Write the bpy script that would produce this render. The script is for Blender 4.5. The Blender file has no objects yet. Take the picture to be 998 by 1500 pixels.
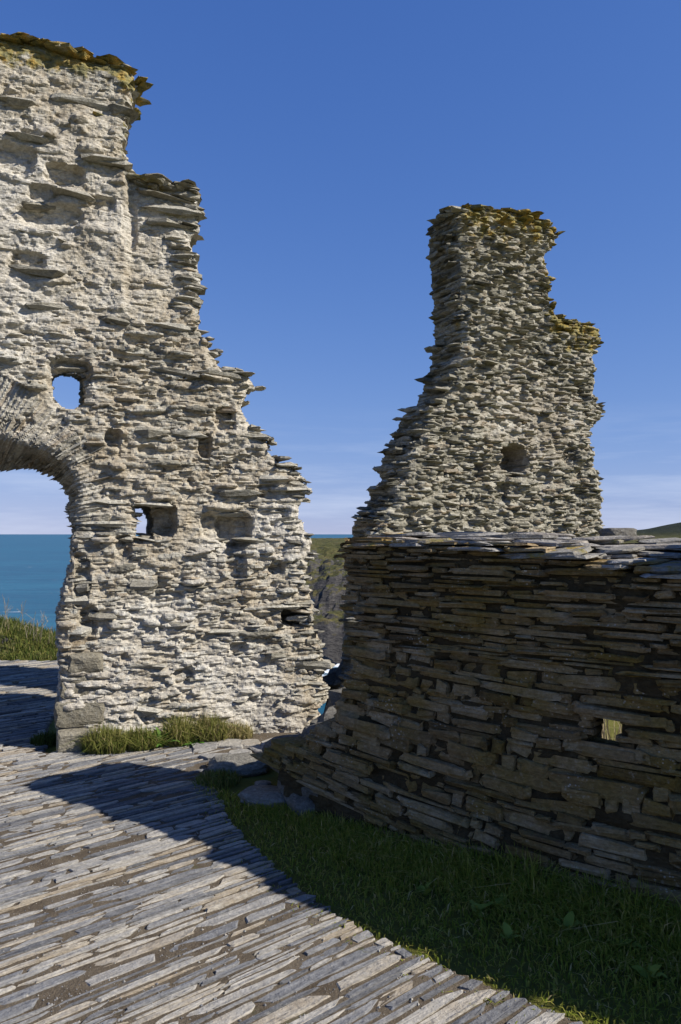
import bpy, math, random
import numpy as np
from math import radians, sin, cos, pi, atan2, hypot
from mathutils import Vector, Matrix, Euler

# ------------------------------------------------------------------ camera, sky, sun
scn = bpy.context.scene
COL = scn.collection
F, CX, HY, EYE = 1150.0, 499.0, 782.0, 1.6        # photo focal length in px, centre column, horizon row, eye height
cam_d = bpy.data.cameras.new('camera')
cam_d.sensor_fit = 'VERTICAL'; cam_d.sensor_height = 36.0; cam_d.sensor_width = 36.0
cam_d.lens = 36.0 * F / 1500.0
cam_d.shift_y = (HY - 750) / 1500.0
cam_d.clip_start = 0.05; cam_d.clip_end = 200000
cam = bpy.data.objects.new('camera', cam_d); COL.objects.link(cam)
cam.location = (0, 0, EYE); cam.rotation_euler = (radians(90), 0, 0)
scn.camera = cam
scn.render.resolution_x = 681; scn.render.resolution_y = 1024

SUN_EL = radians(36.5)
SX, SY = 0.962, -0.273                              # horizontal direction towards the sun
world = bpy.data.worlds.new('World'); scn.world = world; world.use_nodes = True
wn = world.node_tree.nodes; wl = world.node_tree.links; wn.clear()
w_out = wn.new('ShaderNodeOutputWorld'); w_bg = wn.new('ShaderNodeBackground')
sky = wn.new('ShaderNodeTexSky'); sky.sky_type = 'NISHITA'; sky.sun_disc = False
sky.sun_elevation = SUN_EL; sky.sun_rotation = atan2(SX, SY)
sky.altitude = 60; sky.air_density = 0.7; sky.dust_density = 0.0; sky.ozone_density = 6.0
SKY_STRENGTH = 0.13
w_bg.inputs['Strength'].default_value = SKY_STRENGTH * 0.78
# thin streaky cloud low over the sea
w_tc = wn.new('ShaderNodeTexCoord'); w_sep = wn.new('ShaderNodeSeparateXYZ')
wl.new(w_tc.outputs['Generated'], w_sep.inputs[0])
w_map = wn.new('ShaderNodeMapping'); w_map.inputs['Scale'].default_value = (2.2, 2.2, 22.0)
wl.new(w_tc.outputs['Generated'], w_map.inputs['Vector'])
w_noi = wn.new('ShaderNodeTexNoise'); w_noi.inputs['Scale'].default_value = 1.6
w_noi.inputs['Detail'].default_value = 7; w_noi.inputs['Roughness'].default_value = 0.62
wl.new(w_map.outputs[0], w_noi.inputs['Vector'])
w_r1 = wn.new('ShaderNodeMapRange'); w_r1.inputs[1].default_value = 0.46; w_r1.inputs[2].default_value = 0.78
wl.new(w_noi.outputs[0], w_r1.inputs[0])
w_r2 = wn.new('ShaderNodeMapRange'); w_r2.inputs[1].default_value = 0.16; w_r2.inputs[2].default_value = 0.03
wl.new(w_sep.outputs[2], w_r2.inputs[0])
w_mul = wn.new('ShaderNodeMath'); w_mul.operation = 'MULTIPLY'
wl.new(w_r1.outputs[0], w_mul.inputs[0]); wl.new(w_r2.outputs[0], w_mul.inputs[1])
w_mul2 = wn.new('ShaderNodeMath'); w_mul2.operation = 'MULTIPLY'; w_mul2.inputs[1].default_value = 0.55
wl.new(w_mul.outputs[0], w_mul2.inputs[0])
# film-like colour response of the clear sky, one soft-shouldered curve for each channel
w_spc = wn.new('ShaderNodeSeparateColor'); w_cmb = wn.new('ShaderNodeCombineColor'); wl.new(sky.outputs[0], w_spc.inputs[0])
def w_math(op, a_, b_):
    m_ = wn.new('ShaderNodeMath'); m_.operation = op
    for k_, x_ in enumerate((a_, b_)):
        if hasattr(x_, 'is_linked'): wl.new(x_, m_.inputs[k_])
        else: m_.inputs[k_].default_value = x_
    return m_.outputs[0]
for ch, (p_, c_, d_) in enumerate(((1.2, 1.47, 2.65), (1.0, 1.16, 1.75), (1.0, 2.30, 2.86))):
    x_ = w_math('POWER', w_math('MULTIPLY', w_spc.outputs[ch], SKY_STRENGTH), p_)
    y_ = w_math('DIVIDE', w_math('MULTIPLY', x_, c_ / SKY_STRENGTH), w_math('ADD', w_math('MULTIPLY', x_, d_), 1.0))
    wl.new(y_, w_cmb.inputs[ch])
w_mix = wn.new('ShaderNodeMixRGB'); w_mix.inputs[2].default_value = (4.4, 4.9, 6.0, 1)
wl.new(w_mul2.outputs[0], w_mix.inputs[0]); wl.new(w_cmb.outputs[0], w_mix.inputs[1])
wl.new(w_mix.outputs[0], w_bg.inputs['Color']); wl.new(w_bg.outputs[0], w_out.inputs[0])

sun_d = bpy.data.lights.new('sun', 'SUN'); sun_d.energy = 4.4; sun_d.angle = radians(0.53)
sun_d.color = (1.0, 0.945, 0.865)
sun = bpy.data.objects.new('sun', sun_d); COL.objects.link(sun)
to_sun = Vector((SX * cos(SUN_EL), SY * cos(SUN_EL), sin(SUN_EL))).normalized()
sun.rotation_euler = to_sun.to_track_quat('Z', 'Y').to_euler(); sun.location = (20, -6, 20)
vs = scn.view_settings
vs.view_transform = 'Standard'; vs.look = 'None'; vs.exposure = 0.7; vs.gamma = 1.0; vs.use_curve_mapping = False

# ------------------------------------------------------------------ helpers
RNG = np.random.default_rng(11)
def frac(a): return a - np.floor(a)
def _h(a, b, s): return frac(np.sin(a * 127.1 + b * 311.7 + s * 74.7) * 43758.5453)
def vn(x, y, s=0):
    x = np.asarray(x, float); y = np.asarray(y, float)
    xi = np.floor(x); yi = np.floor(y); fx = x - xi; fy = y - yi
    fx = fx * fx * (3 - 2 * fx); fy = fy * fy * (3 - 2 * fy)
    a = _h(xi, yi, s); b = _h(xi + 1, yi, s); c = _h(xi, yi + 1, s); d = _h(xi + 1, yi + 1, s)
    return (a * (1 - fx) + b * fx) * (1 - fy) + (c * (1 - fx) + d * fx) * fy
def fbm(x, y, s=0, o=4, g=0.5):
    r = 0; a = 1; t = 0
    for k in range(o):
        r = r + a * vn(x * 2 ** k + 17.3 * k, y * 2 ** k - 9.1 * k, s + k); t += a; a *= g
    return r / t - 0.5
def sstep(a, b, x):
    t = np.clip((x - a) / (b - a), 0, 1); return t * t * (3 - 2 * t)
def inpoly(px, py, poly):
    px = np.asarray(px, float); py = np.asarray(py, float); r = np.zeros(px.shape, bool); n = len(poly)
    for i in range(n):
        x0, y0 = poly[i]; x1, y1 = poly[(i + 1) % n]
        if y0 == y1: continue
        c = ((y0 > py) != (y1 > py)) & (px < (x1 - x0) * (py - y0) / (y1 - y0) + x0); r ^= c
    return r
def blur(a, n, it=2):
    a = a.astype(float)
    for _ in range(it):
        for ax in (0, 1):
            p = np.pad(a, [(n + 1, n) if k == ax else (0, 0) for k in (0, 1)], mode='edge').cumsum(ax)
            a = (np.take(p, range(2 * n + 1, p.shape[ax]), ax) - np.take(p, range(0, p.shape[ax] - 2 * n - 1), ax)) / (2 * n + 1)
    return a
def gpt(px, py, z=0.0):                 # a photo pixel of something that stands on the ground -> ground point
    y = (EYE - z) * F / (py - HY); return ((px - CX) / F * y, y)

def mesh_np(name, V, faces, tone=None, smooth=False):
    """V (n,3); faces: list of int arrays (m,3) or (m,4)"""
    me = bpy.data.meshes.new(name)
    V = np.asarray(V, np.float32); me.vertices.add(len(V)); me.vertices.foreach_set('co', V.ravel())
    if not isinstance(faces, (list, tuple)): faces = [faces]
    faces = [np.asarray(f, np.int32) for f in faces if len(f)]
    idx = np.concatenate([f.ravel() for f in faces]); tot = np.concatenate([np.full(len(f), f.shape[1], np.int32) for f in faces])
    st = np.concatenate([[0], np.cumsum(tot)[:-1]]).astype(np.int32)
    me.loops.add(len(idx)); me.loops.foreach_set('vertex_index', idx)
    me.polygons.add(len(tot)); me.polygons.foreach_set('loop_start', st); me.polygons.foreach_set('loop_total', tot)
    me.polygons.foreach_set('use_smooth', np.full(len(tot), smooth))
    if tone is not None:
        at = me.attributes.new('tone', 'FLOAT_COLOR', 'POINT')
        t = np.ones((len(V), 4), np.float32); t[:, :3] = tone; at.data.foreach_set('color', t.ravel())
    me.update(calc_edges=True); me.validate()
    return me
def link(name, me, mat=None, parent=None, loc=None, rot=None, scale=None):
    o = bpy.data.objects.new(name, me); COL.objects.link(o)
    if mat is not None and len(me.materials) == 0: me.materials.append(mat)
    if parent is not None: o.parent = parent
    if loc is not None: o.location = loc
    if rot is not None: o.rotation_euler = rot
    if scale is not None: o.scale = scale
    return o
def tag(o, label=None, cat=None, group=None, kind=None):
    if label: o['label'] = label
    if cat: o['category'] = cat
    if group: o['group'] = group
    if kind: o['kind'] = kind
    return o
def empty(name, loc, rz=0.0):
    o = bpy.data.objects.new(name, None); COL.objects.link(o); o.location = loc; o.rotation_euler = (0, 0, rz)
    o.empty_display_size = 0.2
    return o

# ------------------------------------------------------------------ materials
class NT:
    def __init__(s, name):
        s.m = bpy.data.materials.new(name); s.m.use_nodes = True; s.t = s.m.node_tree
        s.b = s.t.nodes['Principled BSDF']; s.b.inputs['Specular IOR Level'].default_value = 0.08
    def n(s, t, **kw):
        x = s.t.nodes.new(t)
        for k, v in kw.items(): setattr(x, k, v)
        return x
    def l(s, a, b): s.t.links.new(a, b)
    def val(s, x, inp):
        if hasattr(x, 'is_linked'): s.l(x, inp)
        elif isinstance(x, (tuple, list)): inp.default_value = tuple(x) + ((1,) if len(x) == 3 and inp.type == 'RGBA' else ())
        else: inp.default_value = x
    def math(s, op, a, b=0.0, clamp=False):
        x = s.n('ShaderNodeMath', operation=op, use_clamp=clamp); s.val(a, x.inputs[0]); s.val(b, x.inputs[1]); return x.outputs[0]
    def mr(s, v, a, b, c=0.0, d=1.0):
        x = s.n('ShaderNodeMapRange'); s.val(v, x.inputs[0])
        for i, q in enumerate((a, b, c, d)): x.inputs[i + 1].default_value = q
        return x.outputs[0]
    def pos(s, rot=(0, 0, 0), scale=(1, 1, 1)):
        g = s.n('ShaderNodeNewGeometry'); r = s.n('ShaderNodeVectorRotate', rotation_type='EULER_XYZ')
        r.inputs['Rotation'].default_value = rot; s.l(g.outputs['Position'], r.inputs['Vector'])
        m = s.n('ShaderNodeVectorMath', operation='MULTIPLY'); s.l(r.outputs[0], m.inputs[0]); m.inputs[1].default_value = scale
        return m.outputs[0]
    def noise(s, vec, scale, det=4, rough=0.55, dist=0.0):
        x = s.n('ShaderNodeTexNoise'); s.l(vec, x.inputs['Vector']); x.inputs['Scale'].default_value = scale
        x.inputs['Detail'].default_value = det; x.inputs['Roughness'].default_value = rough; x.inputs['Distortion'].default_value = dist
        return x.outputs[0]
    def vor(s, vec, scale):
        x = s.n('ShaderNodeTexVoronoi'); s.l(vec, x.inputs['Vector']); x.inputs['Scale'].default_value = scale; return x.outputs['Distance']
    def mix(s, f, a, b, mode='MIX'):
        x = s.n('ShaderNodeMixRGB', blend_type=mode); s.val(f, x.inputs[0]); s.val(a, x.inputs[1]); s.val(b, x.inputs[2]); return x.outputs[0]
    def ramp(s, v, cols, mode='LINEAR'):
        x = s.n('ShaderNodeValToRGB'); s.val(v, x.inputs[0]); cr = x.color_ramp; cr.interpolation = mode
        while len(cr.elements) < len(cols): cr.elements.new(0.5)
        for e, (p, c) in zip(cr.elements, cols): e.position = p; e.color = tuple(c) + (1,)
        return x.outputs[0]
    def tone(s, src):
        if src == 'obj': c = s.n('ShaderNodeObjectInfo').outputs['Color']
        else:
            a = s.n('ShaderNodeAttribute', attribute_name='tone'); c = a.outputs['Color']
        sp = s.n('ShaderNodeSeparateColor'); s.l(c, sp.inputs[0]); return sp.outputs
    def bump(s, h, dist, strength=1.0, prev=None):
        x = s.n('ShaderNodeBump'); s.l(h, x.inputs['Height']); x.inputs['Distance'].default_value = dist; x.inputs['Strength'].default_value = strength
        if prev is not None: s.l(prev, x.inputs['Normal'])
        return x.outputs[0]
    def fin(s, col, rough, nrm=None):
        s.val(col, s.b.inputs['Base Color']); s.val(rough, s.b.inputs['Roughness'])
        if nrm is not None: s.l(nrm, s.b.inputs['Normal'])
        return s.m

def even(cols): return [(i / (len(cols) - 1), c) for i, c in enumerate(cols)]
def stone_mat(name, src, stones, mortars, rot=(0, 0, 0), lam=(5, 5, 55), lamv=0.55, crust=(0.5, 0.49, 0.44), crust_amt=0.3,
              tint=None, bump=1.0, spot=0.0, patch=None, cont=0.5):
    """tone: red = which stone colour, green = bare stone (1) or lime mortar (0), blue = lichen"""
    s = NT(name); t = s.tone(src); p = s.pos(rot); pl = s.pos(rot, lam)
    n_l = s.noise(pl, 1.0, 6, 0.6, 0.25); n_b = s.noise(p, 2.3, 3); n_m = s.noise(p, 14, 5, 0.6); n_f = s.noise(p, 85, 4, 0.65); n_c = s.noise(s.pos(rot, (1, 1, 1.8)), 34, 4, 0.7)
    v = s.math('ADD', t[0], s.math('MULTIPLY', s.math('SUBTRACT', n_l, 0.5), lamv))
    v = s.math('ADD', v, s.math('MULTIPLY', s.math('SUBTRACT', n_m, 0.5), 0.3), True)
    st = s.ramp(v, even(stones))
    if mortars:
        mv = s.math('ADD', s.math('MULTIPLY', n_b, 0.9), s.math('MULTIPLY', s.math('SUBTRACT', n_m, 0.35), 0.9), True)
        mo = s.ramp(s.mr(mv, 0.25, 1.0), even(mortars))
        g = s.math('ADD', t[1], s.math('MULTIPLY', s.math('SUBTRACT', n_m, 0.5), 1.1))
        g = s.mr(g, 0.38, 0.62)
        col = s.mix(g, mo, st)
    else: col = st
    if patch:                                           # lime wash / damp patches with a shape of their own
        col = s.mix(s.math('MULTIPLY', s.mr(s.noise(p, patch[1], 4, 0.6), patch[2], patch[3]), patch[4]), col, patch[0])
    if tint:
        col = s.mix(s.math('MULTIPLY', s.mr(s.noise(p, 3.4, 4, 0.6), 0.42, 0.68), tint[1]), col, tint[0])
    # pale crustose lichen specks
    cr = s.math('MULTIPLY', s.mr(s.noise(p, 30, 3, 0.7), 0.60, 0.72), crust_amt)
    col = s.mix(cr, col, crust)
    if spot:
        sp = s.math('MULTIPLY', s.mr(s.vor(p, 48), 0.26, 0.17), s.mr(s.noise(p, 5, 3), 0.52, 0.66))
        col = s.mix(s.math('MULTIPLY', sp, spot), col, (0.62, 0.58, 0.50))
    # yellow and olive lichen
    ly = s.math('MULTIPLY', s.mr(s.math('ADD', s.noise(p, 9, 4, 0.65), s.math('MULTIPLY', t[2], 0.32)), 0.62, 0.74), s.mr(t[2], 0.0, 0.4))
    lcol = s.ramp(s.noise(p, 16, 3), [(0.36, (0.17, 0.16, 0.065)), (0.5, (0.29, 0.24, 0.065)), (0.66, (0.46, 0.29, 0.045))])
    col = s.mix(s.math('MULTIPLY', ly, 0.85), col, lcol)
    col = s.mix(s.mr(n_f, 0.3, 0.75, 0.0, 0.4), col, s.mix(1.0, col, (0.45, 0.43, 0.40), 'MULTIPLY'))
    col = s.mix(s.mr(n_c, 0.36, 0.60, cont, 0.0), col, s.mix(1.0, col, (0.36, 0.33, 0.29), 'MULTIPLY'))
    col = s.mix(s.mr(n_c, 0.55, 0.72, 0.0, 0.35), col, s.mix(1.0, col, (1.35, 1.35, 1.33), 'MULTIPLY'))
    b0 = s.bump(n_c, 0.016 * bump, 0.8)
    b1 = s.bump(n_l, 0.012 * bump, 0.9, b0); b2 = s.bump(n_f, 0.004 * bump, 0.8, b1); b3 = s.bump(n_m, 0.012 * bump, 0.6, b2)
    return s.fin(col, 0.88, b3)

A_ST = [(0.17, 0.16, 0.13), (0.30, 0.28, 0.225), (0.43, 0.405, 0.335), (0.54, 0.515, 0.435), (0.37, 0.305, 0.22)]
A_MO = [(0.29, 0.235, 0.16), (0.45, 0.395, 0.30), (0.57, 0.525, 0.43), (0.68, 0.65, 0.565)]
T_ST = [(0.14, 0.132, 0.10), (0.25, 0.235, 0.18), (0.37, 0.345, 0.27), (0.50, 0.475, 0.39), (0.31, 0.25, 0.17)]
T_MO = [(0.24, 0.20, 0.14), (0.42, 0.38, 0.30), (0.68, 0.66, 0.58)]
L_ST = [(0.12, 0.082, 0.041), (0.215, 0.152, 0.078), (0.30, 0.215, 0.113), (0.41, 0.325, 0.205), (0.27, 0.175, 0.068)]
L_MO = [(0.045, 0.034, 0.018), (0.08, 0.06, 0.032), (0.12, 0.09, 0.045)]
M_A_core = stone_mat('arch_wall_rubble', 'attr', A_ST, A_MO, bump=1.0, patch=((0.70, 0.68, 0.62), 1.1, 0.48, 0.62, 0.5))
M_A_obj = stone_mat('arch_wall_slate', 'obj', A_ST, None, crust_amt=0.4)
M_A_att = stone_mat('arch_wall_slate_fill', 'attr', A_ST, None, crust_amt=0.4)
M_T_core = stone_mat('pillar_rubble', 'attr', T_ST, T_MO, bump=1.0)
M_T_obj = stone_mat('pillar_slate', 'obj', T_ST, None, crust_amt=0.35)
M_T_att = stone_mat('pillar_slate_fill', 'attr', T_ST, None, crust_amt=0.35)
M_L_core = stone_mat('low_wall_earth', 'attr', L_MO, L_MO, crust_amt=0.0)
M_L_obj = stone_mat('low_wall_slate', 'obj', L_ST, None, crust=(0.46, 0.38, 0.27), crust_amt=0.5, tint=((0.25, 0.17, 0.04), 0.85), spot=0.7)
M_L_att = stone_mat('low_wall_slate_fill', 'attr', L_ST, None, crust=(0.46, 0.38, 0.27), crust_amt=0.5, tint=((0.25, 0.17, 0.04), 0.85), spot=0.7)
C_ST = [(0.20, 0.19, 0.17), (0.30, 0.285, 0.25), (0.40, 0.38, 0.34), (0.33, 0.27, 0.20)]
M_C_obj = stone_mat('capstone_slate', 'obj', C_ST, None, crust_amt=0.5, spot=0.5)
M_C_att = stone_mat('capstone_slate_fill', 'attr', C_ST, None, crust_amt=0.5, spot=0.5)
P_ST = [(0.13, 0.132, 0.138), (0.215, 0.217, 0.22), (0.30, 0.292, 0.275), (0.42, 0.395, 0.345), (0.32, 0.27, 0.20)]
ROTP = (0, 0, -radians(41.5))
M_P_obj = stone_mat('paving_slate', 'obj', P_ST, None, rot=ROTP, lam=(7, 34, 30), lamv=0.3, crust_amt=0.35, bump=0.8, cont=0.35)
M_P_att = stone_mat('paving_slate_fill', 'attr', P_ST, None, rot=ROTP, lam=(7, 34, 30), lamv=0.3, crust_amt=0.35, bump=0.8, cont=0.35)
Q_ST = [(0.20, 0.185, 0.14), (0.27, 0.245, 0.185), (0.33, 0.30, 0.23)]
M_Q = stone_mat('granite_quoin', 'obj', Q_ST, None, lam=(22, 22, 22), crust_amt=0.5, bump=1.2)
R_ST = [(0.15, 0.14, 0.12), (0.22, 0.21, 0.18), (0.30, 0.28, 0.245)]
M_R = stone_mat('boulder_rock', 'obj', R_ST, None, lam=(6, 6, 30), crust_amt=0.5, bump=1.0)

def soil_mat():
    s = NT('path_soil'); p = s.pos()
    a = s.noise(p, 7, 5, 0.65); b = s.noise(p, 90, 4, 0.7); v = s.vor(p, 120)
    c = s.ramp(a, [(0.3, (0.075, 0.058, 0.04)), (0.55, (0.125, 0.10, 0.07)), (0.75, (0.16, 0.135, 0.10))])
    c = s.mix(s.mr(v, 0.30, 0.12, 0, 0.5), c, (0.22, 0.20, 0.17))
    c = s.mix(s.mr(s.noise(p, 2.6, 5, 0.7), 0.62, 0.72, 0, 0.6), c, (0.06, 0.075, 0.025))
    return s.fin(c, 0.95, s.bump(b, 0.01, 1.0, s.bump(a, 0.02, 0.6)))
M_soil = soil_mat()
def ground_mat():
    s = NT('turf_ground'); p = s.pos()
    a = s.noise(p, 4, 5, 0.65); b = s.noise(p, 60, 4, 0.7); big = s.noise(p, 0.35, 5, 0.6)
    g = s.n('ShaderNodeNewGeometry'); sp = s.n('ShaderNodeSeparateXYZ'); s.l(g.outputs['True Normal'], sp.inputs[0])
    turf = s.ramp(a, [(0.3, (0.09, 0.095, 0.022)), (0.6, (0.14, 0.135, 0.032)), (0.8, (0.17, 0.13, 0.055))])
    rock = s.ramp(s.noise(s.pos(scale=(1, 1, 4)), 1.5, 6, 0.65), [(0.3, (0.035, 0.035, 0.036)), (0.6, (0.075, 0.072, 0.068)), (0.8, (0.11, 0.105, 0.095))])
    c = s.mix(s.mr(sp.outputs[2], 0.72, 0.86), rock, turf)
    return s.fin(c, 0.95, s.bump(b, 0.015, 1.0))
M_ground = ground_mat()
def blade_mat(name, cols, trans=0.25):
    s = NT(name); t = s.tone('attr')
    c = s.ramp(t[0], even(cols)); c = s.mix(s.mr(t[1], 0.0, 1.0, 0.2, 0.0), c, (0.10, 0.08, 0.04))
    s.fin(c, 0.6)
    tr = s.n('ShaderNodeBsdfTranslucent'); s.l(c, tr.inputs[0]); mx = s.n('ShaderNodeMixShader'); mx.inputs[0].default_value = trans
    s.l(s.b.outputs[0], mx.inputs[1]); s.l(tr.outputs[0], mx.inputs[2])
    s.l(mx.outputs[0], s.t.nodes['Material Output'].inputs[0])
    return s.m
G_GREEN = [(0.14, 0.19, 0.022), (0.22, 0.27, 0.032), (0.30, 0.32, 0.05), (0.42, 0.37, 0.09), (0.62, 0.49, 0.22)]
G_BANK = [(0.04, 0.07, 0.014), (0.07, 0.10, 0.02), (0.11, 0.135, 0.03), (0.17, 0.17, 0.05), (0.30, 0.25, 0.12)]
G_TUFT = [(0.07, 0.11, 0.02), (0.13, 0.16, 0.03), (0.20, 0.20, 0.05), (0.27, 0.23, 0.09), (0.36, 0.29, 0.15)]
G_DRY = [(0.25, 0.19, 0.11), (0.36, 0.29, 0.18), (0.46, 0.39, 0.27)]
G_WEED = [(0.07, 0.16, 0.025), (0.10, 0.21, 0.035), (0.15, 0.25, 0.05)]
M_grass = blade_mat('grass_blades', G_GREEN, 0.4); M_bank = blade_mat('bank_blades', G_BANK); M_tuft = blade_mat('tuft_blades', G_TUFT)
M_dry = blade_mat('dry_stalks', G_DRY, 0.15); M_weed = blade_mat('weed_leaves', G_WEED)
M_dock = blade_mat('dock_leaves', [(0.15, 0.20, 0.035), (0.21, 0.26, 0.045), (0.28, 0.31, 0.07)])

# ------------------------------------------------------------------ stone templates (unit size, front towards -y)
def template(rng, n=10, e=0.55, rings=((-0.5, 0.8), (-0.05, 1.0), (0.5, 0.86)), jit=0.09, lens=0.35, zj=0.10, rj=0.05):
    t = np.arange(n) / n * 2 * pi + rng.uniform(-0.12, 0.12, n)
    c, s = np.cos(t), np.sin(t)
    ox = 0.5 * np.sign(c) * np.abs(c) ** e; oy = 0.5 * np.sign(s) * np.abs(s) ** e
    k = 1 + rng.normal(0, jit, n); ox = ox * k; oy = oy * (1 + rng.normal(0, jit, n))
    ox = ox + oy * rng.uniform(-0.25, 0.25)
    V = []
    lz = rng.uniform(0.2, 1) * lens; rz = rng.uniform(0.2, 1) * lens
    for zr, sc in rings:
        kk = sc * (1 + rng.normal(0, rj, n)); x = ox * kk; y = oy * kk
        z = zr * (1 - np.where(x > 0, rz, lz) * np.abs(2 * x) ** 2.2) + rng.normal(0, zj * 0.5, n)
        V.append(np.stack([x, y, z], 1))
    V = np.concatenate(V); T = []
    R = len(rings)
    for r in range(R - 1):
        for i in range(n):
            a, b = r * n + i, r * n + (i + 1) % n; c2, d = a + n, b + n
            T += [(a, b, d), (a, d, c2)]
    for i in range(1, n - 1):
        T.append((0, i + 1, i)); T.append(((R - 1) * n, (R - 1) * n + i, (R - 1) * n + i + 1))
    return V, np.array(T)
rt = np.random.default_rng(5)
TH = [template(rt, 10, 0.62, jit=0.13, lens=0.6, zj=0.24, rj=0.10) for _ in range(36)]                     # thin weathered slates
TB = [template(rt, 14, 0.2, ((-0.5, 0.97), (-0.25, 1.0), (0.2, 0.99), (0.5, 0.965)), 0.065, 0.35, 0.28, 0.035) for _ in range(36)]   # bed stones
TP = [template(rt, 14, 0.22 if k % 3 else 0.5, ((-0.5, 0.98), (0.30, 1.0), (0.5, 0.96)), 0.05, 0.06, 0.06, 0.03) for k in range(40)]   # paving
def tmesh(name, lst):
    return [mesh_np(name, v, t) for v, t in lst]
class Slabs:
    """a wall's stones: the ones that show largest become parts, the rest one joined part"""
    def __init__(s, tm): s.T = tm; s.items = []
    def add(s, loc, rot, scale, tone, size): s.items.append((RNG.integers(len(s.T)), loc, rot, scale, tone, size))
    def build(s, root, name, fill_name, m_obj, m_att, limit=300, pick=None):
        meshes = tmesh(name, s.T)
        for m in meshes: m.materials.append(m_obj)
        order = sorted(range(len(s.items)), key=lambda i: -s.items[i][5])
        V = []; T = []; C = []; off = 0
        for k, i in enumerate(order):
            ti, loc, rot, sc, tone, size = s.items[i]
            if k < limit:
                o = link(name, meshes[ti], None, root, loc, rot, sc); o.color = tuple(tone) + (1,)
            else:
                v, t = s.T[ti]
                R = np.array(Euler(rot).to_matrix()); w = (v * np.array(sc)) @ R.T + np.array(loc)
                V.append(w); T.append(t + off); C.append(np.tile(np.array(tone), (len(w), 1))); off += len(w)
        if V:
            o = link(fill_name, mesh_np(fill_name, np.concatenate(V), np.concatenate(T), np.concatenate(C)), m_att, root); o['kind'] = 'stuff'

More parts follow.
